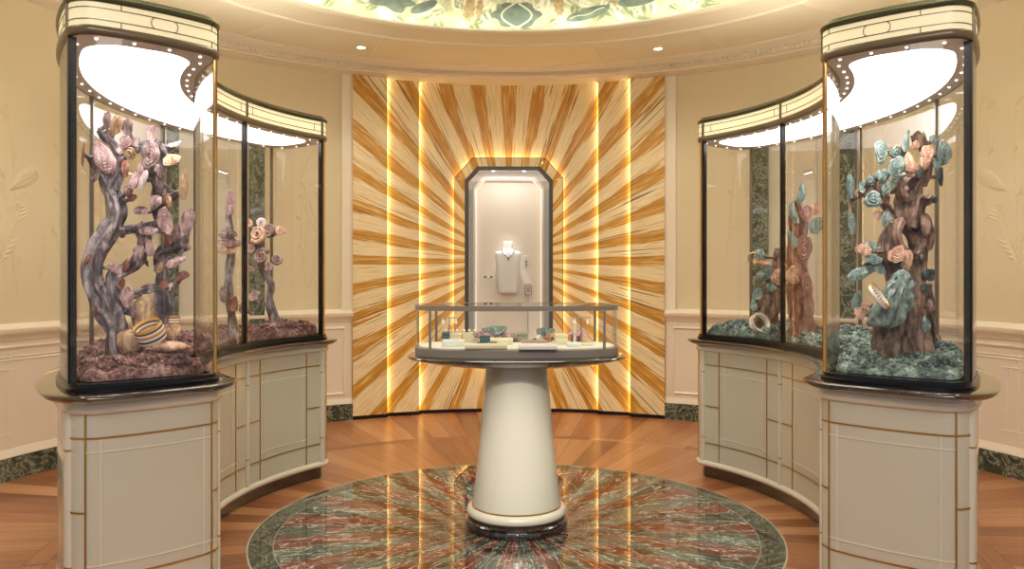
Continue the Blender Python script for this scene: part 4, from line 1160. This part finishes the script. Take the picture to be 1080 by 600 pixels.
LC = [  # px, py, Y, w, h, rotation, material, facing
 (113, 127, -.97, 8, 23, 4, 'mauvecap', (.5, -1, .1)), (122.5, 132, -.96, 13, 25, 12, 'tancap', (.2, -1, .1)), (134, 134, -.94, 12, 21, -10, 'mauvecap', (.3, -1, .2)),
 (132, 149, -.95, 14, 18, -30, 'pinkcap', (-.3, -1, .4)), (88, 162, -1.06, 11, 30, 5, 'rustcap', (-.9, -.7, .1)), (109, 166, -1.03, 22, 38, -32, 'pinkcap', (.2, -1, .2)),
 (160, 141, -.95, 10, 21, 6, 'pinkcap', (.2, -1, .1)), (159, 164, -1.0, 19, 34, 8, 'mauvecap', (0, -1, .1)), (184, 152, -.95, 18, 8, -35, 'palecap', (.2, -.7, .8)),
 (181, 168, -.98, 21, 14, -25, 'tancap', (.2, -1, .5)), (194, 196, -.99, 9, 37, 4, 'tancap', (.75, -1, 0)), (147, 181, -.98, 9, 19, 10, 'pinkcap', (0, -1, .1)),
 (141, 191, -1.0, 14, 23, 18, 'pinkcap', (-.3, -1, .2)), (132, 178, -.99, 11, 20, -15, 'rustcap', (-.3, -1, .2)), (151, 190, -1.01, 8, 25, 16, 'palecap', (.2, -1, 0)),
 (169, 191, -.99, 9, 19, -5, 'mauvecap', (.2, -1, 0)), (135, 201, -.99, 11, 13, 0, 'mauvecap', (0, -1, .3)), (149, 222, -.98, 18, 13, 10, 'mauvecap', (0, -.8, .6)),
 (164, 212, -.99, 13, 17, 0, 'pinkcap', (.1, -1, .3)), (174, 233, -.99, 16, 31, -8, 'pinkcap', (.3, -1, .1)), (198, 233, -.95, 15, 30, 8, 'pinkcap', (.4, -1, .1)),
 (156, 243, -.98, 22, 13, 5, 'mauvecap', (0, -.8, .6)), (121, 283, -1.04, 9, 20, -50, 'pinkcap', (.1, -1, .2)), (134, 314, -1.0, 14, 25, -12, 'pinkcap', (.3, -1, .1)),
 (101, 329, -1.05, 6, 15, 0, 'rustcap', (-.6, -1, 0)), (185, 276, -.98, 21, 13, -30, 'pinkcap', (.1, -.8, .6)), (192, 291, -.97, 18, 11, -40, 'rustcap', (.2, -.8, .6)),
 (173, 300, -.97, 10, 12, 0, 'rustcap', (0, -1, .3)), (146, 266, -.98, 13, 20, 0, 'mauvecap', (0, -1, .2)), (158, 262, -.98, 9, 21, -8, 'pinkcap', (.2, -1, .1)),
 (151, 251, -.97, 12, 16, 20, 'mauvecap', (0, -1, .2)), (139, 208, -.98, 12, 10, 10, 'rustcap', (0, -1, .5)), (168, 180, -1.0, 9, 16, -20, 'mauvecap', (.3, -1, 0)),
 (143, 150, -.94, 9, 14, 30, 'mauvecap', (.2, -1, .2)), (177, 252, -.95, 12, 14, -20, 'rustcap', (.2, -1, .3)), (186, 246, -.95, 10, 18, 10, 'mauvecap', (.3, -1, 0)),
 (101, 185, -1.02, 12, 16, 20, 'mauvecap', (-.4, -1, .2)), (140, 327, -.96, 12, 18, -10, 'mauvecap', (.2, -1, .2)), (128, 300, -.98, 8, 14, 10, 'rustcap', (0, -1, 0))]
for i, (px, py, Y, w, h, rot, mt, tl_) in enumerate(LC):
    mush(px, py, Y, w * .9, h * .9, rot, M[mt], tl, tl_, .25, i, CL, ridges=3 + i % 3)
def clutter(tree, n, mats, seed, zmin=1.25, smin=.012, smax=.03):
    rr = random.Random(seed); L = LIMBS[tree.name]
    while n > 0:
        path, RR = rr.choice(L); i = rr.randrange(2, len(path) - 1)
        if path[i].z < zmin: continue
        t = (path[i + 1] - path[i - 1]).normalized(); d = Vector((rr.uniform(-1, 1), rr.uniform(-1, .3), rr.uniform(-.6, 1)))
        d = (d - t * d.dot(t)).normalized(); s_ = rr.uniform(smin, smax); c = CL(path[i] + d * (RR[i] + s_ * .35))
        mb = MB(); nrm = (d * .6 + Vector((rr.uniform(-.8, .8), -.6, rr.uniform(-.2, .6)))).normalized()
        petalcap(mb, c, nrm, s_ * rr.uniform(.5, 1), s_, s_ * .5, 2, rr.randrange(999), 26, up=Vector((rr.uniform(-.5, .5), 0, 1)))
        mb.build('fungus_cap', M[rr.choice(mats)], tree, ang=70); n -= 1
clutter(tl, 34, ['mauvecap', 'mauvecap', 'pinkcap', 'rustcap', 'tancap', 'palecap'], 5)
# loose things on the moss under it
def lump(name, px, py, Y, wpx, hpx, mat, label, cat, clamp=CL, seed=0, depth=.6):
    c = clamp(atd(px, py, Y)); s = pxm(c.y); mb = MB(); rings = []
    K = 12
    for q in range(K + 1):
        th = PI * q / K; ring = []
        for i in range(28):
            a = 2 * PI * i / 28; d = Vector((sin(th) * cos(a), sin(th) * sin(a), cos(th)))
            f = 1 + .22 * mnoise.noise(d * 2.2 + Vector((seed, 0, 0))) + .08 * mnoise.noise(d * 7 + Vector((0, seed, 0)))
            ring.append(c + Vector((d.x * wpx * s / 2 * f, d.y * wpx * s / 2 * depth * f, d.z * hpx * s / 2 * f)))
        rings.append(ring)
    mb.loft(rings); return tag(recenter(mb.build(name, mat, None, ang=80)), label, cat)
lump('stone', 134, 361, -1.0, 26, 26, M['tancap'], 'rounded brown stone on the plum moss beside the tree foot', 'stone', seed=3)
lump('stone', 178, 366, -1.0, 42, 13, M['peachcap'], 'flat sandy stone slab on the plum moss in front of the striped bangle', 'stone', seed=9)
lump('stone', 152, 334, -.93, 24, 44, M['tancap'], 'tall tan wedge of stone behind the striped bangle', 'stone', seed=5)
sh = CL(atd(181, 349, -.98)); t = thing('shell_fan', (sh.x, sh.y, sh.z - .03), 'ridged tan shell lying right of the striped bangle', 'shell')
mush(181, 348, -.98, 18, 19, -50, M['tancap'], t, (.3, -.7, .7), .35, 40, CL, 'shell', 5)
def bangle(name, px, py, Y, rx, wd, tilt, mat, label, uvs=False, th=.004, bead=None, clamp=CL):
    c = clamp(atd(px, py, Y)); rr = rx * pxm(c.y); w = wd * pxm(c.y)
    t = thing(name, (c.x, c.y, c.z - rr * .6), label, 'bracelet')
    mb = MB(); n = 56; rings = []; uvv = {}
    for i in range(n):
        a = 2 * PI * i / n; ring = []
        for (f, e) in ((-.5, 0), (-.3, th), (-.1, th * 1.3), (.1, th * 1.3), (.3, th), (.5, 0), (.45, -th), (-.45, -th)):
            ring.append(c + tilt @ Vector(((rr + e) * cos(a), (rr + e) * sin(a), f * w)))
        rings.append(ring)
    mb.loft(rings, cap=False, loop=True)
    inv = tilt.inverted()
    mb.build('band', mat, t, ang=60, uv=(lambda v: (0, ((inv @ (v - c)).z / w + .5) * .999)) if uvs else None)
    if bead:
        for i in range(26):
            a = 2 * PI * i / 26
            mb = MB(); mb.lathe([(.0005, -.005), (.0045, -.002), (.0045, .002), (.0005, .005)], 8, c + tilt @ Vector(((rr + th) * cos(a), (rr + th) * sin(a), w * .5))); mb.build('bead', bead, t)
    return t
bangle('striped_bangle', 158, 350, -1.04, 14, 18, Matrix.Rotation(R(-12), 3, 'Y') @ Matrix.Rotation(R(28), 3, 'X'), M['stripe'], 'bangle with white, navy and orange stripes lying on the plum moss', True)
c = CL(atd(184, 338, -.92)); t = thing('striped_cuff', (c.x, c.y, c.z - .02), 'little gold and white striped cuff at the back right of the plum moss', 'bracelet')
mb = MB(); mb.lathe([(.022, -.02), (.024, 0), (.022, .02), (.018, .02), (.018, -.02)], 32, c); cz = c.z; mb.build('band', M['stripe'], t, uv=lambda v: (0, (v.z - cz) / .041 + .5))

# left far: shell cluster on a slim stem
CLF = clampf(1.66, 2.06, 39)
p0 = CLF(atd(287, 365, .95)); ts = thing('shell_cluster', (p0.x, p0.y, .96), 'pale mauve spiral shell cluster on a branch, far end of the left showcase', 'sculpture')
def spiral(mb, c, nrm, r, turns=2.2, th=.3, seed=0):
    nrm = Vector(nrm).normalized(); u = nrm.orthogonal().normalized(); w = nrm.cross(u); pts = []; rad = []
    N = 46
    for i in range(N):
        t = i / (N - 1); a = turns * 2 * PI * t + seed; rr = r * (1 - .88 * t)
        pts.append(Vector(c) + (u * cos(a) + w * sin(a)) * rr + nrm * r * .35 * t); rad.append(r * th * (1 - .8 * t))
    mb.tube(pts, rad, 10)
limb('stem', M['bark_mauve'], ts, [(289, 366, .95), (290, 340, .95), (284, 318, .95), (286, 300, .95), (276, 282, .95), (272, 262, .95), (276, 243, .95)], [5, 4.5, 3.8, 3.2, 3.4, 4.5, 3], 12, .14, 9, 21, CLF)
for i, (px, py, w, mt) in enumerate(((272, 247, 21, 'peachcap'), (284, 242, 13, 'mauvecap'), (295, 244, 11, 'peachcap'), (276, 271, 19, 'mauvecap'), (293, 274, 13, 'mauvecap'), (264, 262, 12, 'pinkcap'), (284, 281, 11, 'pinkcap'), (275, 235, 12, 'palecap'), (264, 284, 8, 'pinkcap'), (268, 313, 13, 'pinkcap'), (257, 325, 12, 'mauvecap'), (262, 235, 11, 'peachcap'))):
    cc = CLF(atd(px, py, .90)); mb = MB(); spiral(mb, cc, (.3 * (i % 3 - 1), -1, .2), w * pxm(cc.y) / 2.4, seed=i, th=.36); sp = mb.build('spiral_shell', M[mt], ts, ang=80)
    b = CLF(atd(274 + (px - 274) * .4, py + 6, .95)); mb = MB(); mb.tube([cc, (cc + b) / 2 + Vector((0, 0, -.008)), b], .009, 8); mb.build('stalk', M['bark_mauve'], sp)
p1 = CLF(atd(243, 330, .35)); ts2 = thing('shell_branch', (p1.x, p1.y, .96), 'rosy shell stack on a slim branch behind the first upright of the left showcase', 'sculpture')
limb('stem', M['bark_mauve'], ts2, [(246, 366, .35), (245, 335, .35), (241, 300, .35), (243, 262, .35), (241, 220, .35)], [5, 4, 4, 3.5, 2.5], 12, .14, 9, 22, CLF)
for i, (px, py, w, h, mt) in enumerate(((243, 214, 10, 30, 'pinkcap'), (240, 247, 20, 9, 'mauvecap'), (242, 256, 24, 9, 'pinkcap'), (240, 264, 20, 8, 'peachcap'), (246, 320, 13, 17, 'rustcap'), (236, 310, 10, 16, 'mauvecap'))):
    mush(px, py, .33, w, h, 0, M[mt], ts2, (.2, -1, .3), .4, 50 + i, CLF)

# right near: chestnut tree trunk with teal fungi
bp = CL(atd(950, 400, -.95))
tr = thing('fungus_tree', (bp.x, bp.y, .96), 'thick chestnut brown tree sculpture with teal fungi inside the right showcase', 'sculpture')
bb = M['bark_brown']
limb('trunk', bb, tr, [(951, 404, -.9), (951, 372, -.9), (953, 345, -.9), (955, 318, -.9), (958, 296, -.9), (965, 278, -.9), (968, 262, -.9), (964, 246, -.91), (957, 232, -.92), (957, 216, -.92), (960, 200, -.93), (966, 188, -.93)], [24, 23, 22, 20, 15, 9.5, 8, 9, 12, 13, 10, 8], 22, .12, 6, 31)
limb('trunk', bb, tr, [(950, 300, -.94), (941, 282, -.95), (936, 264, -.95), (938, 248, -.94), (948, 236, -.94)], [11, 8, 7, 7, 8], 16, .14, 8, 32)
limb('branch', bb, tr, [(956, 212, -.95), (950, 200, -.96), (955, 190, -.96), (966, 186, -.95), (974, 176, -.95)], [6, 5.5, 5, 5, 5], 12, .14, 9, 33)
limb('branch', bb, tr, [(962, 240, -.96), (966, 222, -.97), (970, 210, -.97), (978, 211, -.98), (982, 206, -.98)], [6, 6, 6, 5, 3], 12, .14, 9, 34)
limb('branch', bb, tr, [(971, 195, -.93), (977, 176, -.93), (975, 158, -.93), (968, 145, -.93), (964, 140, -.93)], [5, 5, 5, 4.5, 4], 12, .14, 9, 35)
limb('branch', bb, tr, [(962, 184, -.93), (955, 172, -.92), (949, 158, -.92), (940, 159, -.92), (934, 162, -.92)], [4, 4, 3.6, 3, 2.5], 12, .14, 9, 36)
limb('branch', bb, tr, [(944, 228, -.92), (932, 215, -.9), (921, 195, -.88), (914, 202, -.86), (904, 205, -.84), (897, 209, -.82)], [4, 3.6, 5, 4.5, 4, 3], 12, .16, 9, 37)
limb('branch', bb, tr, [(921, 196, -.88), (922, 186, -.88)], [5, 4], 10, .1, 9, 38)
limb('branch', bb, tr, [(975, 300, -.9), (979, 325, -.88), (982, 345, -.88), (990, 362, -.9), (998, 372, -.93)], [6, 5, 4.5, 4, 2], 12, .16, 9, 39)
limb('branch', bb, tr, [(975, 262, -.93), (979, 246, -.95), (976, 234, -.96), (972, 228, -.96)], [7, 6, 5.5, 4], 14, .16, 9, 40)
limb('root', bb, tr, [(936, 400, -.98), (940, 372, -.99), (946, 350, -.99), (949, 325, -.98), (951, 300, -.96)], [7, 7, 6, 6, 5], 12, .16, 9, 51)
limb('root', bb, tr, [(968, 400, -.97), (967, 374, -.98), (963, 350, -.98), (964, 325, -.97), (969, 296, -.94), (973, 272, -.93)], [8, 7, 6.5, 6, 6, 5], 12, .16, 9, 52)
limb('root', bb, tr, [(950, 232, -.98), (946, 246, -1.0), (952, 262, -1.0), (964, 270, -.99), (972, 260, -.97), (974, 244, -.95)], [5, 4.5, 4, 4, 4.5, 5], 12, .14, 9, 53)
RC = [
 (929, 160, -.95, 14, 27, 0, 'tealcap', (-.3, -1, .1)), (956, 149, -.95, 8, 26, 12, 'tealcap', (.1, -1, .1)), (897, 196, -.86, 9, 27, -4, 'tealcap', (-.6, -1, .1)),
 (898, 235, -.87, 8, 25, -4, 'tealcap', (-.6, -1, .1)), (931, 185, -.97, 15, 17, 0, 'tealcap', (-.1, -1, .2)), (946, 177, -.99, 18, 29, 14, 'tealcap', (0, -1, .1)),
 (921, 210, -.96, 21, 19, -20, 'tealcap', (-.1, -1, .2)), (934, 201, -.98, 10, 13, 0, 'tealcap', (0, -1, .2)), (941, 195, -.98, 9, 12, 0, 'tealcap', (0, -1, .2)),
 (996, 161, -.93, 19, 31, 6, 'tealcap', (.3, -1, .1)), (985, 147, -.93, 10, 13, 0, 'tealcap', (.1, -1, .1)), (992, 186, -.93, 10, 22, 0, 'darktealcap', (.4, -1, 0)),
 (960, 172, -.99, 13, 23, -8, 'peachcap', (0, -1, .1)), (977, 165, -.99, 15, 29, 10, 'peachcap', (0, -1, .1)), (935, 231, -.97, 11, 20, 10, 'tealcap', (0, -1, .1)),
 (926, 227, -.95, 8, 12, 0, 'peachcap', (0, -1, .1)), (935, 211, -.97, 9, 12, 0, 'rustcap', (0, -1, .1)), (976, 238, -1.0, 12, 26, -6, 'bark_brown', (.1, -1, .1)),
 (911, 263, -.96, 17, 15, 0, 'peachcap', (-.2, -1, .3)), (920, 260, -.95, 14, 14, 20, 'tealcap', (.1, -1, .4)), (908, 288, -.97, 14, 34, 68, 'tealcap', (0, -1, .4)),
 (921, 273, -.97, 20, 13, 20, 'tealcap', (0, -.9, .5)), (946, 268, -1.03, 17, 22, 30, 'peachcap', (-.2, -1, .2)), (958, 273, -1.03, 10, 23, 0, 'peachcap', (0, -1, .1)),
 (980, 290, -.97, 17, 14, -10, 'darktealcap', (.2, -1, .3)), (976, 304, -.98, 12, 11, 0, 'darktealcap', (.2, -1, .3)), (904, 318, -.97, 12, 23, 12, 'tealcap', (-.2, -1, .1)),
 (908, 330, -.99, 15, 15, 0, 'peachcap', (0, -1, .3)), (914, 322, -1.0, 10, 12, 0, 'peachcap', (0, -1, .2)), (916, 281, -.95, 14, 10, 10, 'darktealcap', (0, -.8, .6)),
 (927, 283, -.96, 18, 12, 30, 'tealcap', (0, -1, .4)), (958, 298, -1.04, 16, 9, 0, 'tealcap', (0, -.6, .8)), (977, 342, -.99, 11, 18, 0, 'tealcap', (.1, -1, .2)),
 (982, 322, -.98, 10, 14, 0, 'mauvecap', (.2, -1, .2)), (966, 153, -.96, 10, 11, 20, 'peachcap', (.1, -1, .1)), (988, 172, -.93, 9, 14, 30, 'tealcap', (.2, -1, .1))]
for i, (px, py, Y, w, h, rot, mt, tl_) in enumerate(RC):
    mush(px, py, Y, w * .92, h * .92, rot, M[mt], tr, tl_, .27, 100 + i, CL, ridges=3 + i % 3)
clutter(tr, 24, ['tealcap', 'darktealcap', 'peachcap', 'bark_brown', 'bark_brown', 'tealcap'], 6, 1.3)
# ridged teal fan with the ivory bracelet leaning on it
fc = CL(atd(943, 318, -1.04))
fan = thing('coral_fan', (fc.x, fc.y, fc.z - .1), 'large ridged teal coral fan leaning at the foot of the chestnut tree', 'sculpture')
mb = MB(); s = pxm(fc.y)
ol = [(945, 283), (955, 290), (959, 304), (957, 322), (949, 338), (936, 346), (921, 345), (911, 340), (913, 328), (921, 316), (929, 302), (937, 290)]
P0 = [Vector((px - 938, 0, 318 - py)) * s for px, py in ol]; P0 = catmull(P0 + [P0[0]], 5)[:-1]
apx = Vector((948 - 938, 0, 318 - 290)) * s; rings = []
def fanring(t, side):
    o = []
    for p in P0:
        d = p * t; v = d - apx; an = math.atan2(v.x, v.z); ll = v.length
        hgt = .04 * math.sqrt(max(0, 1 - t * t)) * side
        rid = .013 * sin(20 * an) * min(1, ll / .05) * (1 if side > 0 else .3) + .004 * sin(ll * 150)
        o.append(fc + d + Vector((rid * .4 * t, -hgt - rid * (.4 + .6 * t) + .05 * (d.x / .1) ** 2 * .3, rid * .3 * t)))
    return o
rings = [fanring(t, 1) for t in (.03, .2, .35, .5, .62, .74, .84, .92, .98, 1.0)] + [fanring(t, -1) for t in (.97, .85, .6, .3, .03)]
mb.loft(rings); mb.build('fan', M['tealcap'], fan, ang=80)
bangle('ivory_bracelet', 926.5, 313, -1.10, 13.5, 6, Matrix.Rotation(R(48), 3, 'Y') @ Matrix.Rotation(R(28), 3, 'X'), M['pearl'], 'ivory oval bracelet edged with gold beads leaning on the teal coral fan', th=.005, bead=M['polished_gold'])
for i, (px, py, w) in enumerate(((958, 372, 44), (935, 345, 14))):
    pass
# right far: rust column with peach shells and a ring
p0 = CLF(atd(812, 345, .85)); t2 = thing('shell_column', (p0.x, p0.y, .96), 'brown branch sculpture with peach shells and teal leaves in the far end of the right showcase', 'sculpture')
limb('stem', bb, t2, [(806, 356, .85), (808, 335, .85), (813, 312, .85), (818, 295, .85), (822, 278, .85), (824, 262, .85)], [11, 10, 9, 8, 6, 5], 14, .14, 8, 41, CLF)
for i, (px, py, w, h, rot, mt) in enumerate(((803, 277, 17, 8, 20, 'peachcap'), (801, 268, 9, 13, 10, 'tealcap'), (809, 281, 11, 15, -10, 'tealcap'), (806, 290, 13, 12, 0, 'tealcap'), (824, 292, 20, 20, 20, 'peachcap'), (830, 304, 20, 16, 0, 'rustcap'), (832, 287, 16, 14, 0, 'peachcap'), (799, 310, 9, 14, 20, 'tealcap'), (813, 303, 12, 10, 0, 'tealcap'), (795, 322, 7, 14, 0, 'tealcap'))):
    mush(px, py, .79, w, h, rot, M[mt], t2, (-.2, -1, .3), .4, 200 + i, CLF)
p2 = CLF(atd(845, 330, .35)); t3 = thing('coral_stump', (p2.x, p2.y, .96), 'rust brown trunk sculpture with teal leaves behind the upright of the right showcase', 'sculpture')
limb('trunk', M['rustcap'], t3, [(845, 372, .4), (846, 340, .4), (843, 300, .4), (838, 270, .4), (841, 240, .4), (840, 212, .4)], [12, 11, 10, 9, 8, 4], 16, .16, 8, 42, CLF)
for i, (px, py, w, h, rot, mt) in enumerate(((833, 225, 8, 24, -14, 'tealcap'), (845, 205, 9, 22, 12, 'tealcap'), (861, 238, 14, 20, 30, 'tealcap'), (826, 252, 8, 20, -20, 'tealcap'), (848, 262, 16, 30, 10, 'rustcap'), (832, 290, 16, 20, 0, 'peachcap'), (851, 300, 12, 24, 0, 'rustcap'), (860, 220, 10, 14, 0, 'peachcap'), (850, 225, 12, 18, 0, 'rustcap'))):
    mush(px, py, .34, w, h, rot, M[mt], t3, (-.2, -1, .2), .4, 220 + i, CLF)
bangle('white_bangle', 801, 341, .66, 10, 7, Matrix.Rotation(R(30), 3, 'Y') @ Matrix.Rotation(R(62), 3, 'X'), M['pearl'], 'round ivory bangle standing on the teal moss in the far end of the right showcase', th=.006, bead=M['polished_gold'], clamp=CLF)
rp = CLF(atd(795, 272, .75)); t = thing('gold_hoop', (rp.x, rp.y, rp.z - .03), 'thin gold hoop hung on the peach shell sculpture at the right', 'ring')
mb = MB(); mb.tube([rp + Vector((.034 * cos(a), 0, .034 * sin(a))) for a in [2 * PI * i / 28 for i in range(28)]], .004, 8, closed=True); mb.build('hoop', M['polished_gold'], t)

# ================================================================== LIGHT, CAMERA
def lamp(name, typ, loc, energy, col=(1, 1, 1), tgt=None, **kw):
    l = bpy.data.lights.new(name, typ); l.energy = energy; l.color = col
    for k_, v_ in kw.items(): setattr(l, k_, v_)
    o = bpy.data.objects.new(name, l); C.objects.link(o); o.location = loc
    if tgt is not None: o.rotation_euler = (Vector(tgt) - Vector(loc)).to_track_quat('-Z', 'Y').to_euler()
    return o
WARM = (1, .89, .76)
for a in (63.5, 116.5, 12, 168, -28, 208):
    p = pol(2.84, a, ZC - .02)
    lamp('downlight_beam', 'SPOT', p, 38, WARM, (p.x * .9, p.y * .9, 0), spot_size=R(110), spot_blend=1, shadow_soft_size=.08)
lamp('added_dome_fill', 'AREA', (0, 0, 3.9), 110, (1, .95, .87), (0, 0, 0), shape='DISK', size=2.6)  # added fill light high in the dome, no fixture there
lamp('pedestal_spot', 'SPOT', (0, -4.4, 3.5), 1100, (1, .96, .90), (0, -.2, .42), spot_size=R(9.5), spot_blend=1, shadow_soft_size=.04)
lamp('niche_spot', 'SPOT', (0, 3.374, 2.30), 55, (1, .97, .95), (0, 3.485, 1.58), spot_size=R(30), spot_blend=1, shadow_soft_size=.015)
lamp('niche_wash', 'AREA', (0, 3.40, 2.33), 2.0, (1, .97, .93), (0, 3.44, 0), shape='RECTANGLE', size=.5, size_y=.05)
lamp('added_foyer_fill', 'AREA', (0, -4.6, 3.6), 110, (1, .93, .84), (0, .5, .6), shape='RECTANGLE', size=4.0, size_y=1.0)  # added fill light behind the camera, not a known foyer lamp
for s_ in (-1, 1):
    for a in (-22, 22):
        p = pol(RM, a, 2.43); p.x *= s_
        lamp('added_ceiling_fill', 'AREA', p, 15, (1, .9, .76), (p.x, p.y, 5), shape='RECTANGLE', size=.3, size_y=1.0)  # added upward fill above the crowns, brightens the ceiling without any fixture

# beams of the little spots in the showcase ceilings that face the sculptures
for W_ in (WL, WR):
    for (s0, n0, s1, n1, z1, e_) in ((-1.27, -.14, -.98, 0, 1.45, 11), (-1.27, .12, -.98, 0, 1.25, 13), (-1.27, 0, -1.0, 0, 1.6, 3), (.12, -.22, .3, 0, 1.3, 7), (.6, -.22, .75, 0, 1.3, 7)):
        lamp('showcase_spot_beam', 'SPOT', W_(s0, n0, 2.205), e_, (1, .97, .94), W_(s1, n1, z1), spot_size=R(70), spot_blend=1, shadow_soft_size=.02)

w = bpy.data.worlds.new('foyer_daylight'); bpy.context.scene.world = w; w.use_nodes = True
bg = w.node_tree.nodes['Background']; bg.inputs[0].default_value = (.86, .93, 1, 1); bg.inputs[1].default_value = .5

cam = bpy.data.cameras.new('camera'); co_ = bpy.data.objects.new('camera', cam); C.objects.link(co_)
co_.location = (CX, -CD, CH); co_.rotation_euler = (R(90), 0, -YAW)
cam.sensor_fit = 'HORIZONTAL'; cam.sensor_width = 36; cam.lens = FPX / 1080 * 36; cam.shift_y = -(300 - YH) / 1080; cam.clip_start = .05
sc = bpy.context.scene; sc.camera = co_
sc.view_settings.view_transform = 'Standard'; sc.view_settings.look = 'None'; sc.view_settings.exposure = 0; sc.view_settings.gamma = 1
try: sc.view_settings.use_curve_mapping = False
except Exception: pass
sc.cycles.transparent_max_bounces = 40; sc.cycles.max_bounces = 10; sc.cycles.diffuse_bounces = 4; sc.cycles.glossy_bounces = 5
sc.cycles.sample_clamp_indirect = 6; sc.cycles.blur_glossy = .3; sc.cycles.caustics_reflective = False; sc.cycles.caustics_refractive = False
